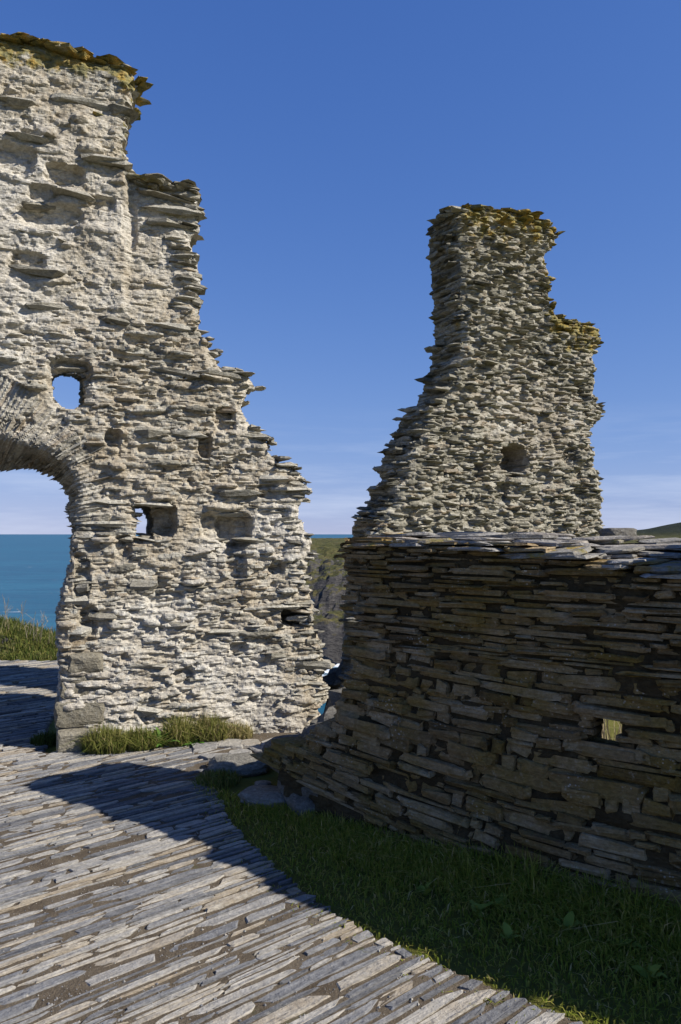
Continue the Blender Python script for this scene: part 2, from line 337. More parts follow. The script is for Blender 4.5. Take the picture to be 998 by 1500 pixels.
# ------------------------------------------------------------------ a ruined wall: eroded solid core in a masked grid
class Wall:
    def __init__(s, name, O, d, label, cat='wall'):
        d = Vector(d).normalized(); s.O = O; s.d = d; s.yaw = atan2(d[1], d[0])
        s.root = tag(empty(name, (O[0], O[1], 0), s.yaw), label, cat)
    def uz(s, px, py):                              # photo pixel on the wall's front plane -> along, up
        k = (px - CX) / F; dx, dy = s.d[0], s.d[1]
        u = (k * s.O[1] - s.O[0]) / (dx - k * dy); y = s.O[1] + u * dy
        return (u, EYE - (py - HY) / F * y)
    def poly(s, pts): return [s.uz(*p) for p in pts]
    def depth(s, u): return s.O[1] + u * s.d[1]
    def px(s, u, z):
        x = s.O[0] + u * s.d[0]; y = s.depth(u); return (CX + F * x / y, HY - (z - EYE) * F / y)
    def grid(s, u0, u1, z0, z1, res):
        s.res = res; s.u0, s.z0 = u0, z0
        s.nu = int(round((u1 - u0) / res)); s.nz = int(round((z1 - z0) / res))
        s.cu = u0 + (np.arange(s.nu) + 0.5) * res; s.cz = z0 + (np.arange(s.nz) + 0.5) * res
        s.CU, s.CZ = np.meshgrid(s.cu, s.cz, indexing='ij')
        s.VU, s.VZ = np.meshgrid(u0 + np.arange(s.nu + 1) * res, z0 + np.arange(s.nz + 1) * res, indexing='ij')
    def stamp(s, H, ST, N, rng, amp, keep=None, size=(0.05, 0.2), thick=(0.008, 0.024)):
        r = s.res
        for _ in range(N):
            u = rng.uniform(s.u0, s.u0 + s.nu * r); z = rng.uniform(s.z0, s.z0 + s.nz * r)
            if keep is not None and not keep(u, z): continue
            a = rng.uniform(*size) * rng.uniform(0.4, 1); b = rng.uniform(*thick); p = amp * rng.uniform(0.15, 1) ** 1.6; sl = rng.normal(0.0, 0.07)
            i0 = max(0, int((u - a - s.u0) / r)); i1 = min(s.nu, int((u + a - s.u0) / r) + 1)
            j0 = max(0, int((z - b * 2 - s.z0) / r)); j1 = min(s.nz, int((z + b * 2 - s.z0) / r) + 1)
            if i1 <= i0 or j1 <= j0: continue
            U = s.VU[i0:i1 + 1, j0:j1 + 1] - u; Z = s.VZ[i0:i1 + 1, j0:j1 + 1] - z - U * sl
            q = np.abs(U / a) ** 2.4 + np.abs(Z / b) ** 2.2
            hh = p * np.clip(1 - q, 0, 1) ** 0.35; m = q < 1
            base = H[i0:i1 + 1, j0:j1 + 1]; bl = base.mean(); new = np.maximum(base, bl + hh) ; new = np.where(m, new, base)
            H[i0:i1 + 1, j0:j1 + 1] = new
            st = ST[i0:i1 + 1, j0:j1 + 1]; st[..., 0] = np.where(m, rng.uniform(0, 1), st[..., 0]); st[..., 1] = np.where(m, rng.uniform(0.2, 1.0), st[..., 1])
    def core(s, name, mask, H, ST, thick, mat, K=7, side=0.03, seed=3, splay=None):
        s.mask = mask; s.H = H; nu, nz = s.nu, s.nz
        used = np.zeros((nu + 1, nz + 1), bool)
        for a in (0, 1):
            for b in (0, 1): used[a:nu + a, b:nz + b] |= mask
        full = np.ones((nu + 1, nz + 1), int) * 0
        pm = np.pad(mask, 1)
        for a in (0, 1):
            for b in (0, 1): full += pm[a:a + nu + 1, b:b + nz + 1]
        idx = -np.ones((nu + 1, nz + 1), int); n = used.sum(); idx[used] = np.arange(n)
        u = s.VU[used]; z = s.VZ[used]; h = H[used]
        hb = thick + 0.05 * fbm(u * 3, z * 6, seed + 9)
        front = np.stack([u, -h, z], 1); du, dz = splay(u, z) if splay else (0 * u, 0 * z); back = np.stack([u + du, hb, z + dz], 1)
        tone = ST[used]; V = [front, back]; C = [tone, tone]
        ci, cj = np.nonzero(mask)
        q = np.stack([idx[ci, cj], idx[ci + 1, cj], idx[ci + 1, cj + 1], idx[ci, cj + 1]], 1)
        Q = [q, q[:, ::-1] + n]
        # sides
        bnd = used & (full < 4); bi = -np.ones_like(idx); nb = bnd.sum(); bi[bnd] = np.arange(nb)
        gx = (pm[1:, :-1].astype(int) + pm[1:, 1:] - pm[:-1, :-1] - pm[:-1, 1:])[:nu + 1, :nz + 1]
        gz = (pm[:-1, 1:].astype(int) + pm[1:, 1:] - pm[:-1, :-1] - pm[1:, :-1])[:nu + 1, :nz + 1]
        ox = -gx[bnd]; oz = -gz[bnd]; ln = np.maximum(np.hypot(ox, oz), 1e-6); ox = ox / ln; oz = oz / ln
        bu, bz = s.VU[bnd], s.VZ[bnd]; f0 = -H[bnd]; b0 = hb[idx[bnd]]; bt = ST[bnd]
        layer = [idx[bnd]]; base = 2 * n
        for k in range(1, K):
            y = f0 + (b0 - f0) * k / K
            amp = side * (fbm(y * 5 + bu * 1.3, bz * 26, seed) * 2.2 + fbm(y * 14, bz * 50, seed + 4) * 0.8)
            V.append(np.stack([bu + ox * amp + du[idx[bnd]] * k / K, y, bz + oz * amp * 0.5 + dz[idx[bnd]] * k / K], 1)); C.append(bt); layer.append(base + np.arange(nb)); base += nb
        layer.append(idx[bnd] + n)
        def strip(A, B):
            A = bi[A]; B = bi[B]
            for k in range(K): Q.append(np.stack([layer[k][A], layer[k][B], layer[k + 1][B], layer[k + 1][A]], 1))
        m = pm
        i, j = np.nonzero(m[1:-1, 1:-1] & ~m[:-2, 1:-1]); strip((i, j + 1), (i, j))
        i, j = np.nonzero(m[1:-1, 1:-1] & ~m[2:, 1:-1]); strip((i + 1, j), (i + 1, j + 1))
        i, j = np.nonzero(m[1:-1, 1:-1] & ~m[1:-1, :-2]); strip((i, j), (i + 1, j))
        i, j = np.nonzero(m[1:-1, 1:-1] & ~m[1:-1, 2:]); strip((i + 1, j + 1), (i, j + 1))
        me = mesh_np(name, np.concatenate(V), Q, np.concatenate(C), smooth=False)
        o = link(name, me, mat, s.root); return o
    def at(s, u, z):
        i = int((u - s.u0) / s.res); j = int((z - s.z0) / s.res)
        if 0 <= i < s.nu and 0 <= j < s.nz and s.mask[i, j]: return s.H[i, j]
        return None
    def inframe(s, u, z):
        p = s.px(u, z); return -10 < p[0] < 1010 and -10 < p[1] < 1510

# ================================================================== GROUND, SEA, FAR COAST
def axis(parts):
    r = []
    for a, b, st in parts: r += list(np.arange(a, b, st))
    return np.array(r + [parts[-1][1]])
gx = axis([(-400, -60, 20), (-60, -14, 2), (-14, -6, 0.5), (-6, 5, 0.14), (5, 14, 0.5), (14, 60, 2), (60, 400, 20)])
gy = axis([(-400, -60, 20), (-60, -10, 2.5), (-10, 0, 0.6), (0, 13, 0.14), (13, 24, 0.4), (24, 60, 2), (60, 90, 5)])
GX, GY = np.meshgrid(gx, gy, indexing='ij')
def edge_y(x):                                      # where the level ground ends and the cliff begins
    e = 11.3 + 0.25 * np.sin(x * 1.7)
    e2 = 6.98 + 0.42 * (x + 0.1)
    e2 = np.where(x > 3, 8.3 + 0.5 * (x - 3), e2)
    e2 = np.minimum(e2, 30)
    return e + (e2 - e) * sstep(-2.1, -1.2, x)
def bank(x, y):
    top = np.interp(x, [-9, -5.0, -4.55, -3.95, -3.3, -2.4], [0.55, 0.42, 0.36, 0.15, 0.03, 0.0])
    return top * sstep(9.95, 10.5, y) * (1 + 0.3 * fbm(x * 1.5, y * 1.5, 3))
def ground_z(x, y):
    x = np.asarray(x, float); y = np.asarray(y, float)
    z = 0.02 * fbm(x * 0.9, y * 0.9, 8) * sstep(0.2, 1.2, np.hypot(x * 0, y * 0) + 1) * 0 + bank(x, y)
    dd = y - edge_y(x)
    fall = np.where(dd > 0, dd * 1.5 + 0.35 * np.minimum(dd, 3) * (fbm(x * 1.1, y * 1.1, 5, 5) * 2) + 1.6 * sstep(2, 12, dd) * fbm(x * 0.35, y * 0.35, 6, 5) * 6, 0)
    far = np.maximum(np.maximum(np.abs(x) - 120, -y - 200), 0)
    return np.maximum(z - np.maximum(fall, 0) - far * 1.2, -75)
GZ = ground_z(GX, GY) - 0.012
ni, nj = GX.shape; ii, jj = np.meshgrid(np.arange(ni - 1), np.arange(nj - 1), indexing='ij')
a = (ii * nj + jj).ravel()
tag(link('ground', mesh_np('ground', np.stack([GX, GY, GZ], -1).reshape(-1, 3), np.stack([a, a + nj, a + nj + 1, a + 1], 1), smooth=True), M_ground),
    'grassy clifftop ground dropping away behind the walls', 'ground', kind='structure')

SEA = -55.0
def sea_mat():
    s = NT('sea_water'); p = s.pos()
    w1 = s.noise(s.pos(scale=(0.6, 1, 1)), 0.03, 6, 0.62); w2 = s.noise(s.pos(scale=(0.5, 1, 1)), 0.25, 5, 0.6)
    big = s.noise(s.pos(scale=(0.25, 1, 1)), 0.0045, 4, 0.55)
    c = s.ramp(big, [(0.35, (0.010, 0.085, 0.125)), (0.6, (0.017, 0.12, 0.165)), (0.75, (0.013, 0.10, 0.14))])
    c = s.mix(s.mr(w2, 0.4, 0.7, 0, 0.45), c, (0.035, 0.16, 0.215))
    c = s.mix(s.mr(s.noise(s.pos(scale=(0.3, 1, 1)), 0.05, 5, 0.65), 0.40, 0.62, 0.6, 0.0), c, (0.006, 0.05, 0.085))
    cap = s.math('MULTIPLY', s.mr(s.noise(s.pos(scale=(0.35, 1, 1)), 0.10, 3, 0.7), 0.68, 0.70), s.mr(w1, 0.45, 0.6))
    # surf along the foot of the far cliff
    g = s.n('ShaderNodeNewGeometry'); sp = s.n('ShaderNodeSeparateXYZ'); s.l(g.outputs['Position'], sp.inputs[0])
    near = s.math('MULTIPLY', s.mr(sp.outputs[1], 300, 322), s.mr(sp.outputs[1], 380, 350))
    near = s.math('MULTIPLY', near, s.mr(sp.outputs[0], -60, -20))
    surf = s.mr(s.math('ADD', s.noise(p, 0.12, 5, 0.65), s.math('MULTIPLY', near, 0.22)), 0.60, 0.68)
    foam = s.math('ADD', cap, s.math('MULTIPLY', surf, near), True)
    c = s.mix(foam, c, (0.75, 0.78, 0.80))
    s.b.inputs['Specular IOR Level'].default_value = 0.22
    return s.fin(c, s.mr(foam, 0, 1, 0.35, 0.9), s.bump(w2, 0.8, 0.6, s.bump(w1, 3.0, 0.5)))
M_sea = sea_mat()
S = 90000.0
ax = np.array([-S, -20000, -5000, -1500, -500, 0, 500, 1500, 5000, 20000, S]); SXg, SYg = np.meshgrid(ax, ax, indexing='ij'); n_ = len(ax)
i_, j_ = np.meshgrid(np.arange(n_ - 1), np.arange(n_ - 1), indexing='ij'); a = (i_ * n_ + j_).ravel()
tag(link('sea', mesh_np('sea', np.stack([SXg, SYg, np.full_like(SXg, SEA)], -1).reshape(-1, 3), np.stack([a, a + n_, a + n_ + 1, a + 1], 1)), M_sea),
    'blue sea with small whitecaps reaching the horizon', 'sea', kind='structure')

def coast_mat():
    s = NT('coast_cliff'); p = s.pos()
    g = s.n('ShaderNodeNewGeometry'); sp = s.n('ShaderNodeSeparateXYZ'); s.l(g.outputs['True Normal'], sp.inputs[0])
    a = s.noise(p, 0.09, 6, 0.65); b = s.noise(s.pos(scale=(1, 1, 3)), 0.25, 6, 0.7)
    turf = s.ramp(a, [(0.32, (0.04, 0.044, 0.016)), (0.5, (0.085, 0.085, 0.03)), (0.68, (0.14, 0.115, 0.05))])
    rock = s.ramp(b, [(0.3, (0.035, 0.033, 0.034)), (0.55, (0.085, 0.08, 0.075)), (0.75, (0.16, 0.145, 0.125))])
    k = s.math('ADD', sp.outputs[2], s.math('MULTIPLY', s.math('SUBTRACT', a, 0.5), 0.55))
    c = s.mix(s.mr(k, 0.80, 0.92), rock, turf)
    gp = s.n('ShaderNodeSeparateXYZ'); s.l(g.outputs['Position'], gp.inputs[0])
    c = s.mix(s.mr(s.math('ADD', gp.outputs[2], s.math('MULTIPLY', a, 10)), 2, 9, 0.0, 0.85), c, (0.022, 0.03, 0.022))     # scrub wood on the hill
    return s.fin(c, 0.95, s.bump(b, 3.0, 1.0))
M_coast = coast_mat()
hx = axis([(-60, 60, 1.6), (60, 1100, 12)]); hy = axis([(300, 560, 2.0), (560, 1700, 14)])
HX, HYg = np.meshgrid(hx, hy, indexing='ij')
def coast_z(x, y):
    shore = 345 + 26 * fbm(x * 0.02, y * 0 + 3, 4, 4) * 2 + np.maximum(0, -x - 22) * 1.5 - sstep(40, 300, x) * 60
    d = y - shore
    z = SEA - 3 + np.interp(d, [-5, 0, 6, 14, 40, 60, 110, 170, 300, 1400], [0, 2, 14, 21, 25, 36, 42, 52, 53, 50])
    inl = sstep(0, 30, d)
    z = z + inl * (fbm(x * 0.03, y * 0.03, 6, 6, 0.55) * 16 + 5 * np.abs(fbm(x * 0.11, y * 0.07, 9, 4)) * 2 - 2) * (1 - 0.75 * sstep(100, 190, d))
    hill = 30 * np.exp(-((x - 505) / 120) ** 2 - ((y - 950) / 260) ** 2) + 26 * sstep(380, 900, x)
    return z + hill * sstep(300, 600, d) + inl * 1.5 * fbm(x * 0.02, y * 0.02, 2, 5)
HZ = coast_z(HX, HYg); ni, nj = HX.shape; ii, jj = np.meshgrid(np.arange(ni - 1), np.arange(nj - 1), indexing='ij'); a = (ii * nj + jj).ravel()
tag(link('headland', mesh_np('headland', np.stack([HX, HYg, HZ], -1).reshape(-1, 3), np.stack([a, a + nj, a + nj + 1, a + 1], 1)), M_coast),
    'far headland with grassy top and dark cliffs above surf', 'headland', kind='structure')

# ================================================================== PATH OF SLATES SET ON EDGE
edge_px = [(305, 1120), (318, 1165), (345, 1215), (400, 1268), (470, 1325), (560, 1378), (660, 1420), (760, 1460), (860, 1502)]
edge_g = [gpt(*p) for p in edge_px]
PATH = [(1.75, 1.5)] + [(2.05, 1.2)] * 0 + edge_g[::-1] + [(-0.55, 5.35), (-0.2, 5.6), (0.0, 6.55), (-1.0, 6.15), (-2.15, 5.72), (-2.45, 6.6), (-2.9, 9.0), (-3.2, 9.85), (-9, 10.05), (-9, -1.0), (3.2, -1.0)]
pth = np.array(PATH)
def soil_z(x, y): return 0.0055 + 0.012 * fbm(x * 5.5, y * 5.5, 91, 4, 0.6) + 0.006 * fbm(x * 26, y * 26, 92, 2)
def path_mesh():                                    # coarse sheet, with uneven trodden soil where it is near
    X, Y = np.meshgrid(np.arange(-3.3, 1.9, 0.022), np.arange(0.9, 6.3, 0.022), indexing='ij'); n0, n1 = X.shape
    Z = np.maximum(soil_z(X, Y), -0.004)
    k = inpoly(X, Y, PATH); c_ = k[:-1, :-1] & k[1:, :-1] & k[1:, 1:] & k[:-1, 1:]
    i, j = np.nonzero(c_); q = np.stack([i * n1 + j, (i + 1) * n1 + j, (i + 1) * n1 + j + 1, i * n1 + j + 1], 1)
    V_ = np.stack([X, Y, Z], -1).reshape(-1, 3); us_, q = np.unique(q, return_inverse=True); V_ = V_[us_]; q = q.reshape(-1, 4)
    from mathutils.geometry import tessellate_polygon
    t_ = np.array(tessellate_polygon([[Vector((x, y, 0)) for x, y in PATH]])); B = np.array([(x, y, -0.0075) for x, y in PATH])
    a_, b_, c2 = B[t_[:, 0]], B[t_[:, 1]], B[t_[:, 2]]; fl_ = np.cross(b_ - a_, c2 - a_)[:, 2] < 0; t_[fl_] = t_[fl_][:, ::-1]
    return mesh_np('path', np.concatenate([V_, B]), [q, t_ + len(V_)], smooth=True)
path = tag(link('path', path_mesh(), M_soil), 'footpath paved with thin grey slates set on edge in brown soil', 'path', kind='structure')
pa = np.array((cos(radians(41.5)), sin(radians(41.5)))); pb = np.array((-pa[1], pa[0]))
rp = np.random.default_rng(21)
PV = Slabs(TP)
OCC = {}
c = np.array((-1.0, 4.5))
v = -7.5
while v < 8.5:
    w = rp.choice([0.013, 0.019, 0.025, 0.032, 0.041, 0.053]) * rp.uniform(0.85, 1.2)
    u = -9 + rp.uniform(0, 0.5)
    while u < 7:
        L = rp.choice([0.13, 0.19, 0.27, 0.36, 0.48]) * rp.uniform(0.8, 1.25)
        while L > 0.06:                                 # stones at the margin are cut short by the verge
            e1 = c + pa * (u + L) + pb * (v + w / 2)
            if inpoly(e1[0], e1[1], PATH) or not inpoly(*(c + pa * u + pb * (v + w / 2)), PATH): break
            L -= 0.02
        mid = c + pa * (u + L / 2) + pb * (v + w / 2 + 0.012 * sin(u * 1.1 + v * 0.4) + 0.05 * fbm(u * 0.3, v * 0.12, 5))
        q = mid
        e0, e1 = q - pa * L * 0.2, q + pa * L * 0.2; ok = inpoly(q[0], q[1], PATH) and inpoly(e0[0], e0[1], PATH) and inpoly(e1[0], e1[1], PATH)
        if ok and not (q[0] > -0.98 and q[1] > 5.2) and -0.8 < q[1] < 10 and q[0] > -1.1 * max(q[1], 1.0) - 1.0 and rp.random() > 0.02:
            dep = max(q[1], 0.8); zt = rp.normal(0.0100, 0.0022)
            px_, py_ = CX + F * q[0] / dep, HY + F * EYE / dep
            fr = q[1] > 1 and -10 < px_ < 1010 and py_ < 1520
            hid = (q[1] > 6.2)
            size = L * w * EYE * F * F / dep ** 3 if fr and not hid else 0.0
            tn = rp.uniform(0.0, 1.0) ** 1.1
            PV.add((q[0], q[1], zt - 0.015), (rp.normal(0, 0.03), rp.normal(0, 0.006), radians(41.5) + rp.normal(0, 0.010)),
                   (L * 0.985, w * rp.uniform(0.78, 0.95), 0.034), (tn, 1, 0.0), size)
            for t in np.arange(-L / 2, L / 2, 0.02):
                for k in np.arange(-w / 2, w / 2 + 0.001, 0.015):
                    g_ = q + pa * t + pb * k; OCC[(int(g_[0] * 60), int(g_[1] * 60))] = 1
        u += L + rp.choice([0.005, 0.012, 0.02, 0.05]) * rp.uniform(0.7, 1.3)
    v += w + rp.choice([0.007, 0.010, 0.014, 0.021])
PV.build(path, 'paving_stone', 'paving_stones', M_P_obj, M_P_att, 300)
# irregular flagstones where the path meets the arch wall
fl = np.random.default_rng(4)
for (x0, y0, sx, sy, rz) in [(300, 1096, 0.20, 0.22, 0.3), (338, 1092, 0.22, 0.20, -0.2), (318, 1112, 0.24, 0.15, 0.15), (352, 1106, 0.17, 0.14, 0.5), (368, 1092, 0.15, 0.2, 0.1), (388, 1100, 0.2, 0.2, 0.4), (405, 1090, 0.2, 0.22, -0.3), (430, 1086, 0.22, 0.2, 0.2), (455, 1076, 0.2, 0.22, 0.5), (325, 1078, 0.2, 0.2, -0.1)]:
    g_ = gpt(x0, y0)
    vv, tt = template(fl, 9, 0.6, ((-0.5, 1.0), (0.3, 1.0), (0.5, 0.93)), 0.08, 0.05, 0.05)
    o = link('flagstone', mesh_np('flagstone', vv, tt), M_P_obj, path, (g_[0], g_[1], 0.006), (0, 0, rz), (sx, sy, 0.04)); o.color = (fl.uniform(0.5, 0.9), 1, 0, 1)
# loose grit in the joints
gv = []; gt = []; gc = []; off = 0
base = np.array([(1, 0, 0), (-1, 0, 0), (0, 1, 0), (0, -1, 0), (0, 0, 1), (0, 0, -1)], float)
bt_ = np.array([(0, 2, 4), (2, 1, 4), (1, 3, 4), (3, 0, 4), (2, 0, 5), (1, 2, 5), (3, 1, 5), (0, 3, 5)])
for _ in range(11000):
    y = 2.2 / (1 - rp.uniform(0, 0.66)); x = rp.uniform(-0.5, 0.5) * y
    if (int(x * 60), int(y * 60)) in OCC or not inpoly(x, y, PATH): continue
    r = 0.0022 + 0.005 * rp.random() ** 4
    gv.append(base * r * rp.uniform(0.6, 1.3, (6, 3)) + (x, y, r * 0.3 + max(float(soil_z(x, y)), -0.004))); gt.append(bt_ + off); gc.append(np.tile((rp.uniform(0.1, 0.9), 1, 0), (6, 1))); off += 6
tag(link('gravel', mesh_np('gravel', np.concatenate(gv), np.concatenate(gt), np.concatenate(gc)), M_P_att),
    'fine loose grit lying in the joints between the paving slates', 'gravel', kind='stuff')

# ================================================================== THE ARCH WALL (left)
A = Wall('ruined_arch_wall', (-2.09, 5.79), (0.942, 0.336), 'tall pale ruined slate wall with broken archway, standing on the left', 'wall')
prof = [(0, 56), (40, 58), (100, 75), (160, 91), (196, 106), (200, 125), (195, 142), (188, 152), (189, 165), (185, 180), (188, 195), (183, 205), (179, 212), (184, 225),
        (190, 240), (190, 255), (192, 266), (205, 266), (230, 271), (250, 275), (270, 274), (288, 270), (292, 285), (292, 300), (296, 312), (290, 320), (295, 330),
        (290, 338), (282, 345), (282, 360), (287, 375), (292, 388), (295, 400), (296, 410), (294, 430), (288, 440), (294, 450), (290, 458), (296, 467), (289, 478), (294, 490), (302, 500),
        (302, 508), (312, 517), (319, 528), (319, 540), (340, 545), (356, 546), (368, 553), (374, 564), (366, 570), (362, 580), (357, 588), (355, 598), (354, 608), (362, 616),
        (372, 628), (380, 636), (390, 642), (394, 655), (392, 662), (405, 672), (418, 684), (436, 690), (446, 698), (448, 712), (454, 720), (444, 733), (438, 745), (437, 758), (446, 768),
        (448, 780), (458, 792), (455, 805), (458, 815), (452, 825), (449, 840), (449, 858), (455, 870), (459, 882), (461, 895), (459, 905), (461, 920), (468, 932), (470, 945), (476, 957),
        (475, 967), (480, 978), (474, 990), (479, 1003), (481, 1025), (468, 1034), (464, 1040), (470, 1048), (478, 1060), (490, 1075), (490, 1110)]
arch_px = [(88, 1130), (87, 1060), (88, 960), (86, 930), (85, 900), (92, 870), (101, 840), (108, 810), (110, 780), (110, 745), (114, 715), (108, 695), (96, 679), (74, 664), (48, 655), (0, 643)]
P = A.poly(prof)
ar = A.poly(arch_px)
u_ap = A.uz(0, 643)[0]; z_ap = A.uz(0, 643)[1]
jr = ar[0][0]
cu = jr - 0.86                                     # centre line of the arch, outside the photograph
mir = [(2 * cu - u, z) for u, z in ar[::-1]]
crown = [(cu + (u_ap - cu) * k, z_ap + 0.035 * (1 - k * k)) for k in (0.66, 0.33, 0.0, -0.33, -0.66)]
OPEN = ar + crown + mir
UL = cu - 1.75                                     # ragged far end of the wall beyond the frame
top_l = P[0][1]
WALLP = [(UL + 0.1, -0.15), (UL - 0.03, 0.9), (UL + 0.12, 1.7), (UL + 0.05, 2.6), (UL + 0.35, 3.3), (UL + 0.3, 3.9), (UL + 0.7, 4.3), (UL + 0.75, top_l + 0.02), (cu - 0.3, top_l + 0.1)] + P + [(P[-1][0], -0.15)]
A.grid(UL - 0.2, 2.35, -0.12, 5.4, 0.0105)
jit_u = 0.030 * fbm(A.CU * 7, A.CZ * 26, 2, 3) * 2; jit_z = 0.012 * fbm(A.CU * 12, A.CZ * 8, 7, 3) * 2
mask = inpoly(A.CU + jit_u, A.CZ + jit_z, WALLP)
mask &= ~inpoly(A.CU + jit_u * 0.7, A.CZ + jit_z, OPEN)
hole_a = A.poly([(78, 548), (90, 543), (112, 544), (124, 552), (126, 575), (122, 592), (108, 600), (92, 597), (82, 588), (76, 570)])
hole_b = A.poly([(199, 742), (222, 740), (228, 760), (226, 789), (206, 791), (198, 784)])
for hp in (hole_a, hole_b): mask &= ~inpoly(A.CU + jit_u * 0.6, A.CZ + jit_z * 0.6, hp)
ra = np.random.default_rng(8)
H = 0.05 * fbm(A.VU * 1.6, A.VZ * 1.8, 1, 4) * 2 + 0.022 * fbm(A.VU * 7, A.VZ * 17, 12, 4, 0.6) * 2
rid = 1 - np.abs(fbm(A.VU * 5, A.VZ * 22 + A.VU * 1.0, 31, 3)) * 4
H = H + 0.012 * rid
ST = np.zeros(H.shape + (3,)); ST[..., 0] = 0.5
ac = (cu, ar[8][1])                                # springing level
def arch_r(u, z): return np.hypot(u - ac[0], (z - ac[1]))
R_in = 0.90
def not_vous(u, z): return not (z > ac[1] and arch_r(u, z) < R_in + 0.34)
A.mask = mask
A.stamp(H, ST, 10000, ra, 0.030, not_vous, (0.025, 0.12), (0.006, 0.024))
A.stamp(H, ST, 520, ra, 0.075, not_vous, (0.07, 0.2), (0.014, 0.032))
ringv = (A.VZ > ac[1]) & (arch_r(A.VU, A.VZ) < R_in + 0.32)
ang = np.arctan2(A.VZ - ac[1], A.VU - ac[0]); rr = arch_r(A.VU, A.VZ)
vou = 0.018 * np.abs(((ang * 34 + 0.6 * fbm(rr * 4, ang * 6, 3)) % 1) - 0.5) * 2 + 0.012 * vn(np.floor(ang * 34), rr * 3, 4)
H = np.where(ringv, 0.03 * fbm(A.VU * 3, A.VZ * 3, 5) * 2 + vou + 0.01 * fbm(A.VU * 20, A.VZ * 20, 6), H)
ST[..., 0] = np.where(ringv, _h(np.floor(ang * 34), 0 * rr, 3), ST[..., 0]); ST[..., 1] = np.where(ringv, 0.62, ST[..., 1])
# mortar smeared over much of the face, most of all high on the left
smear = sstep(-0.10, 0.16, fbm(A.VU * 1.4, A.VZ * 1.7, 81, 4) + 0.10 * sstep(1.2, 0.2, A.VU) * sstep(2.6, 3.2, A.VZ) - 0.06 * sstep(0.8, 1.6, A.VU) * sstep(1.4, 1.9, A.VZ))
Hs = blur(H, 4); H = H + (Hs - H) * 0.66 * smear + 0.010 * smear * fbm(A.VU * 13, A.VZ * 15, 82, 4) * 2
ST[..., 1] *= 1 - 0.6 * smear
# hollows where stones have fallen out
def hollow(W, H, px, py, rx, ry, dep, sharp=1.6):
    u, z = W.uz(px, py); k = W.depth(u) / F; a, b = rx * k, ry * k
    nz_ = 1.3 * fbm(W.VU * 8, W.VZ * 16, int(px) % 17, 4, 0.6)
    q = np.abs((W.VU - u) / a) ** 3.0 + np.abs((W.VZ - z) / b) ** 3.5 + nz_
    return H - dep * np.clip((1 - q) * sharp, 0, 1)
for h_ in [(100, 548, 32, 22, .10), (240, 762, 18, 26, .20), (345, 776, 26, 27, .13), (322, 770, 30, 22, .07), (432, 904, 21, 15, .30), (345, 822, 16, 26, .06),
           (75, 320, 46, 22, .07), (20, 235, 30, 24, .07), (95, 258, 30, 16, .07), (165, 642, 13, 14, .09), (300, 655, 10, 18, .08), (215, 660, 14, 8, .05),
           (40, 380, 26, 12, .05), (190, 330, 12, 40, .03), (120, 850, 12, 40, .06), (240, 880, 30, 14, .04), (180, 800, 14, 16, .05), (270, 990, 16, 14, .05),
           (130, 910, 14, 22, .06), (390, 720, 16, 12, .05), (330, 615, 16, 20, .06), (65, 285, 24, 12, .05), (150, 300, 20, 10, .05), (350, 950, 14, 10, .05), (405, 830, 12, 12, .06)]:
    H = hollow(A, H, *h_)
H = H + 0.016 * fbm(A.VU * 22, A.VZ * 34, 14, 3, 0.6) * 2 - 0.03 * sstep(0.16, 0.30, fbm(A.VU * 6, A.VZ * 11, 15, 4, 0.6))
# the broken right half of the wall stands a little back above the shelf
uu, zz = A.uz(186, 330)
H = H - 0.05 * sstep(uu - 0.03, uu + 0.04, A.VU + 0.10 * fbm(A.VU * 3, A.VZ * 5, 83, 3)) * sstep(A.uz(190, 460)[1], A.uz(190, 420)[1], A.VZ)
mb = np.pad(blur(mask, 5), ((0, 1), (0, 1)), mode='edge')
H = H - 0.10 * np.clip(0.92 - mb, 0, 1) ** 1.2
# lichen near the tops
def top_dist(W, mask):                             # distance below the top edge of each column
    out = np.full(mask.shape, 9.0); acc = np.full(mask.shape[0], 0.0)
    for j in range(mask.shape[1] - 1, -1, -1):
        acc = np.where(mask[:, j], acc + W.res, 0.0); out[:, j] = np.where(mask[:, j], acc, 9.0)
    return np.pad(out, ((0, 1), (0, 1)), mode='edge')
TD = top_dist(A, mask)
lich = np.clip(0.95 - TD / 0.27, 0, 1) * np.clip(0.75 + 2.2 * fbm(A.VU * 3.5, A.VZ * 5, 66, 3), 0.1, 1) * sstep(4.35, 4.9, A.VZ) + 0.35 * np.clip(1 - TD / 0.12, 0, 1) * sstep(3.4, 3.8, A.VZ)
ST[..., 2] = np.clip(lich * 1.4, 0, 1)
ST[..., 1] = np.maximum(ST[..., 1], np.clip(1.2 - TD / 0.30, 0, 1) * (A.VZ > 3.3))
def arch_splay(u, z):                               # the passage narrows and drops towards the back
    x, y = u - ac[0], z - ac[1]; r = np.hypot(x, y); th = np.arctan2(np.maximum(y, 0), np.abs(x))
    amt = (0.06 * np.sin(th) + 0.20 * np.sin(2 * th) * (th < 1.571)) * np.exp(-np.clip(r - 0.8, 0, 9) / 0.35) * (y > -0.05)
    hu_, hz_ = A.uz(102, 570); lift_ = 0.10 * np.exp(-((u - hu_) / 0.22) ** 2 - ((z - hz_ - 0.06) / 0.2) ** 2)       # the putlog hole rises towards the back
    return -amt * x / np.maximum(r, 0.1), -amt * np.maximum(y, 0) / np.maximum(r, 0.1) * (z < hz_ - 0.1) + lift_
A.core('rubble_core', mask, H, ST, 0.66, M_A_core, seed=3, side=0.035, splay=arch_splay)

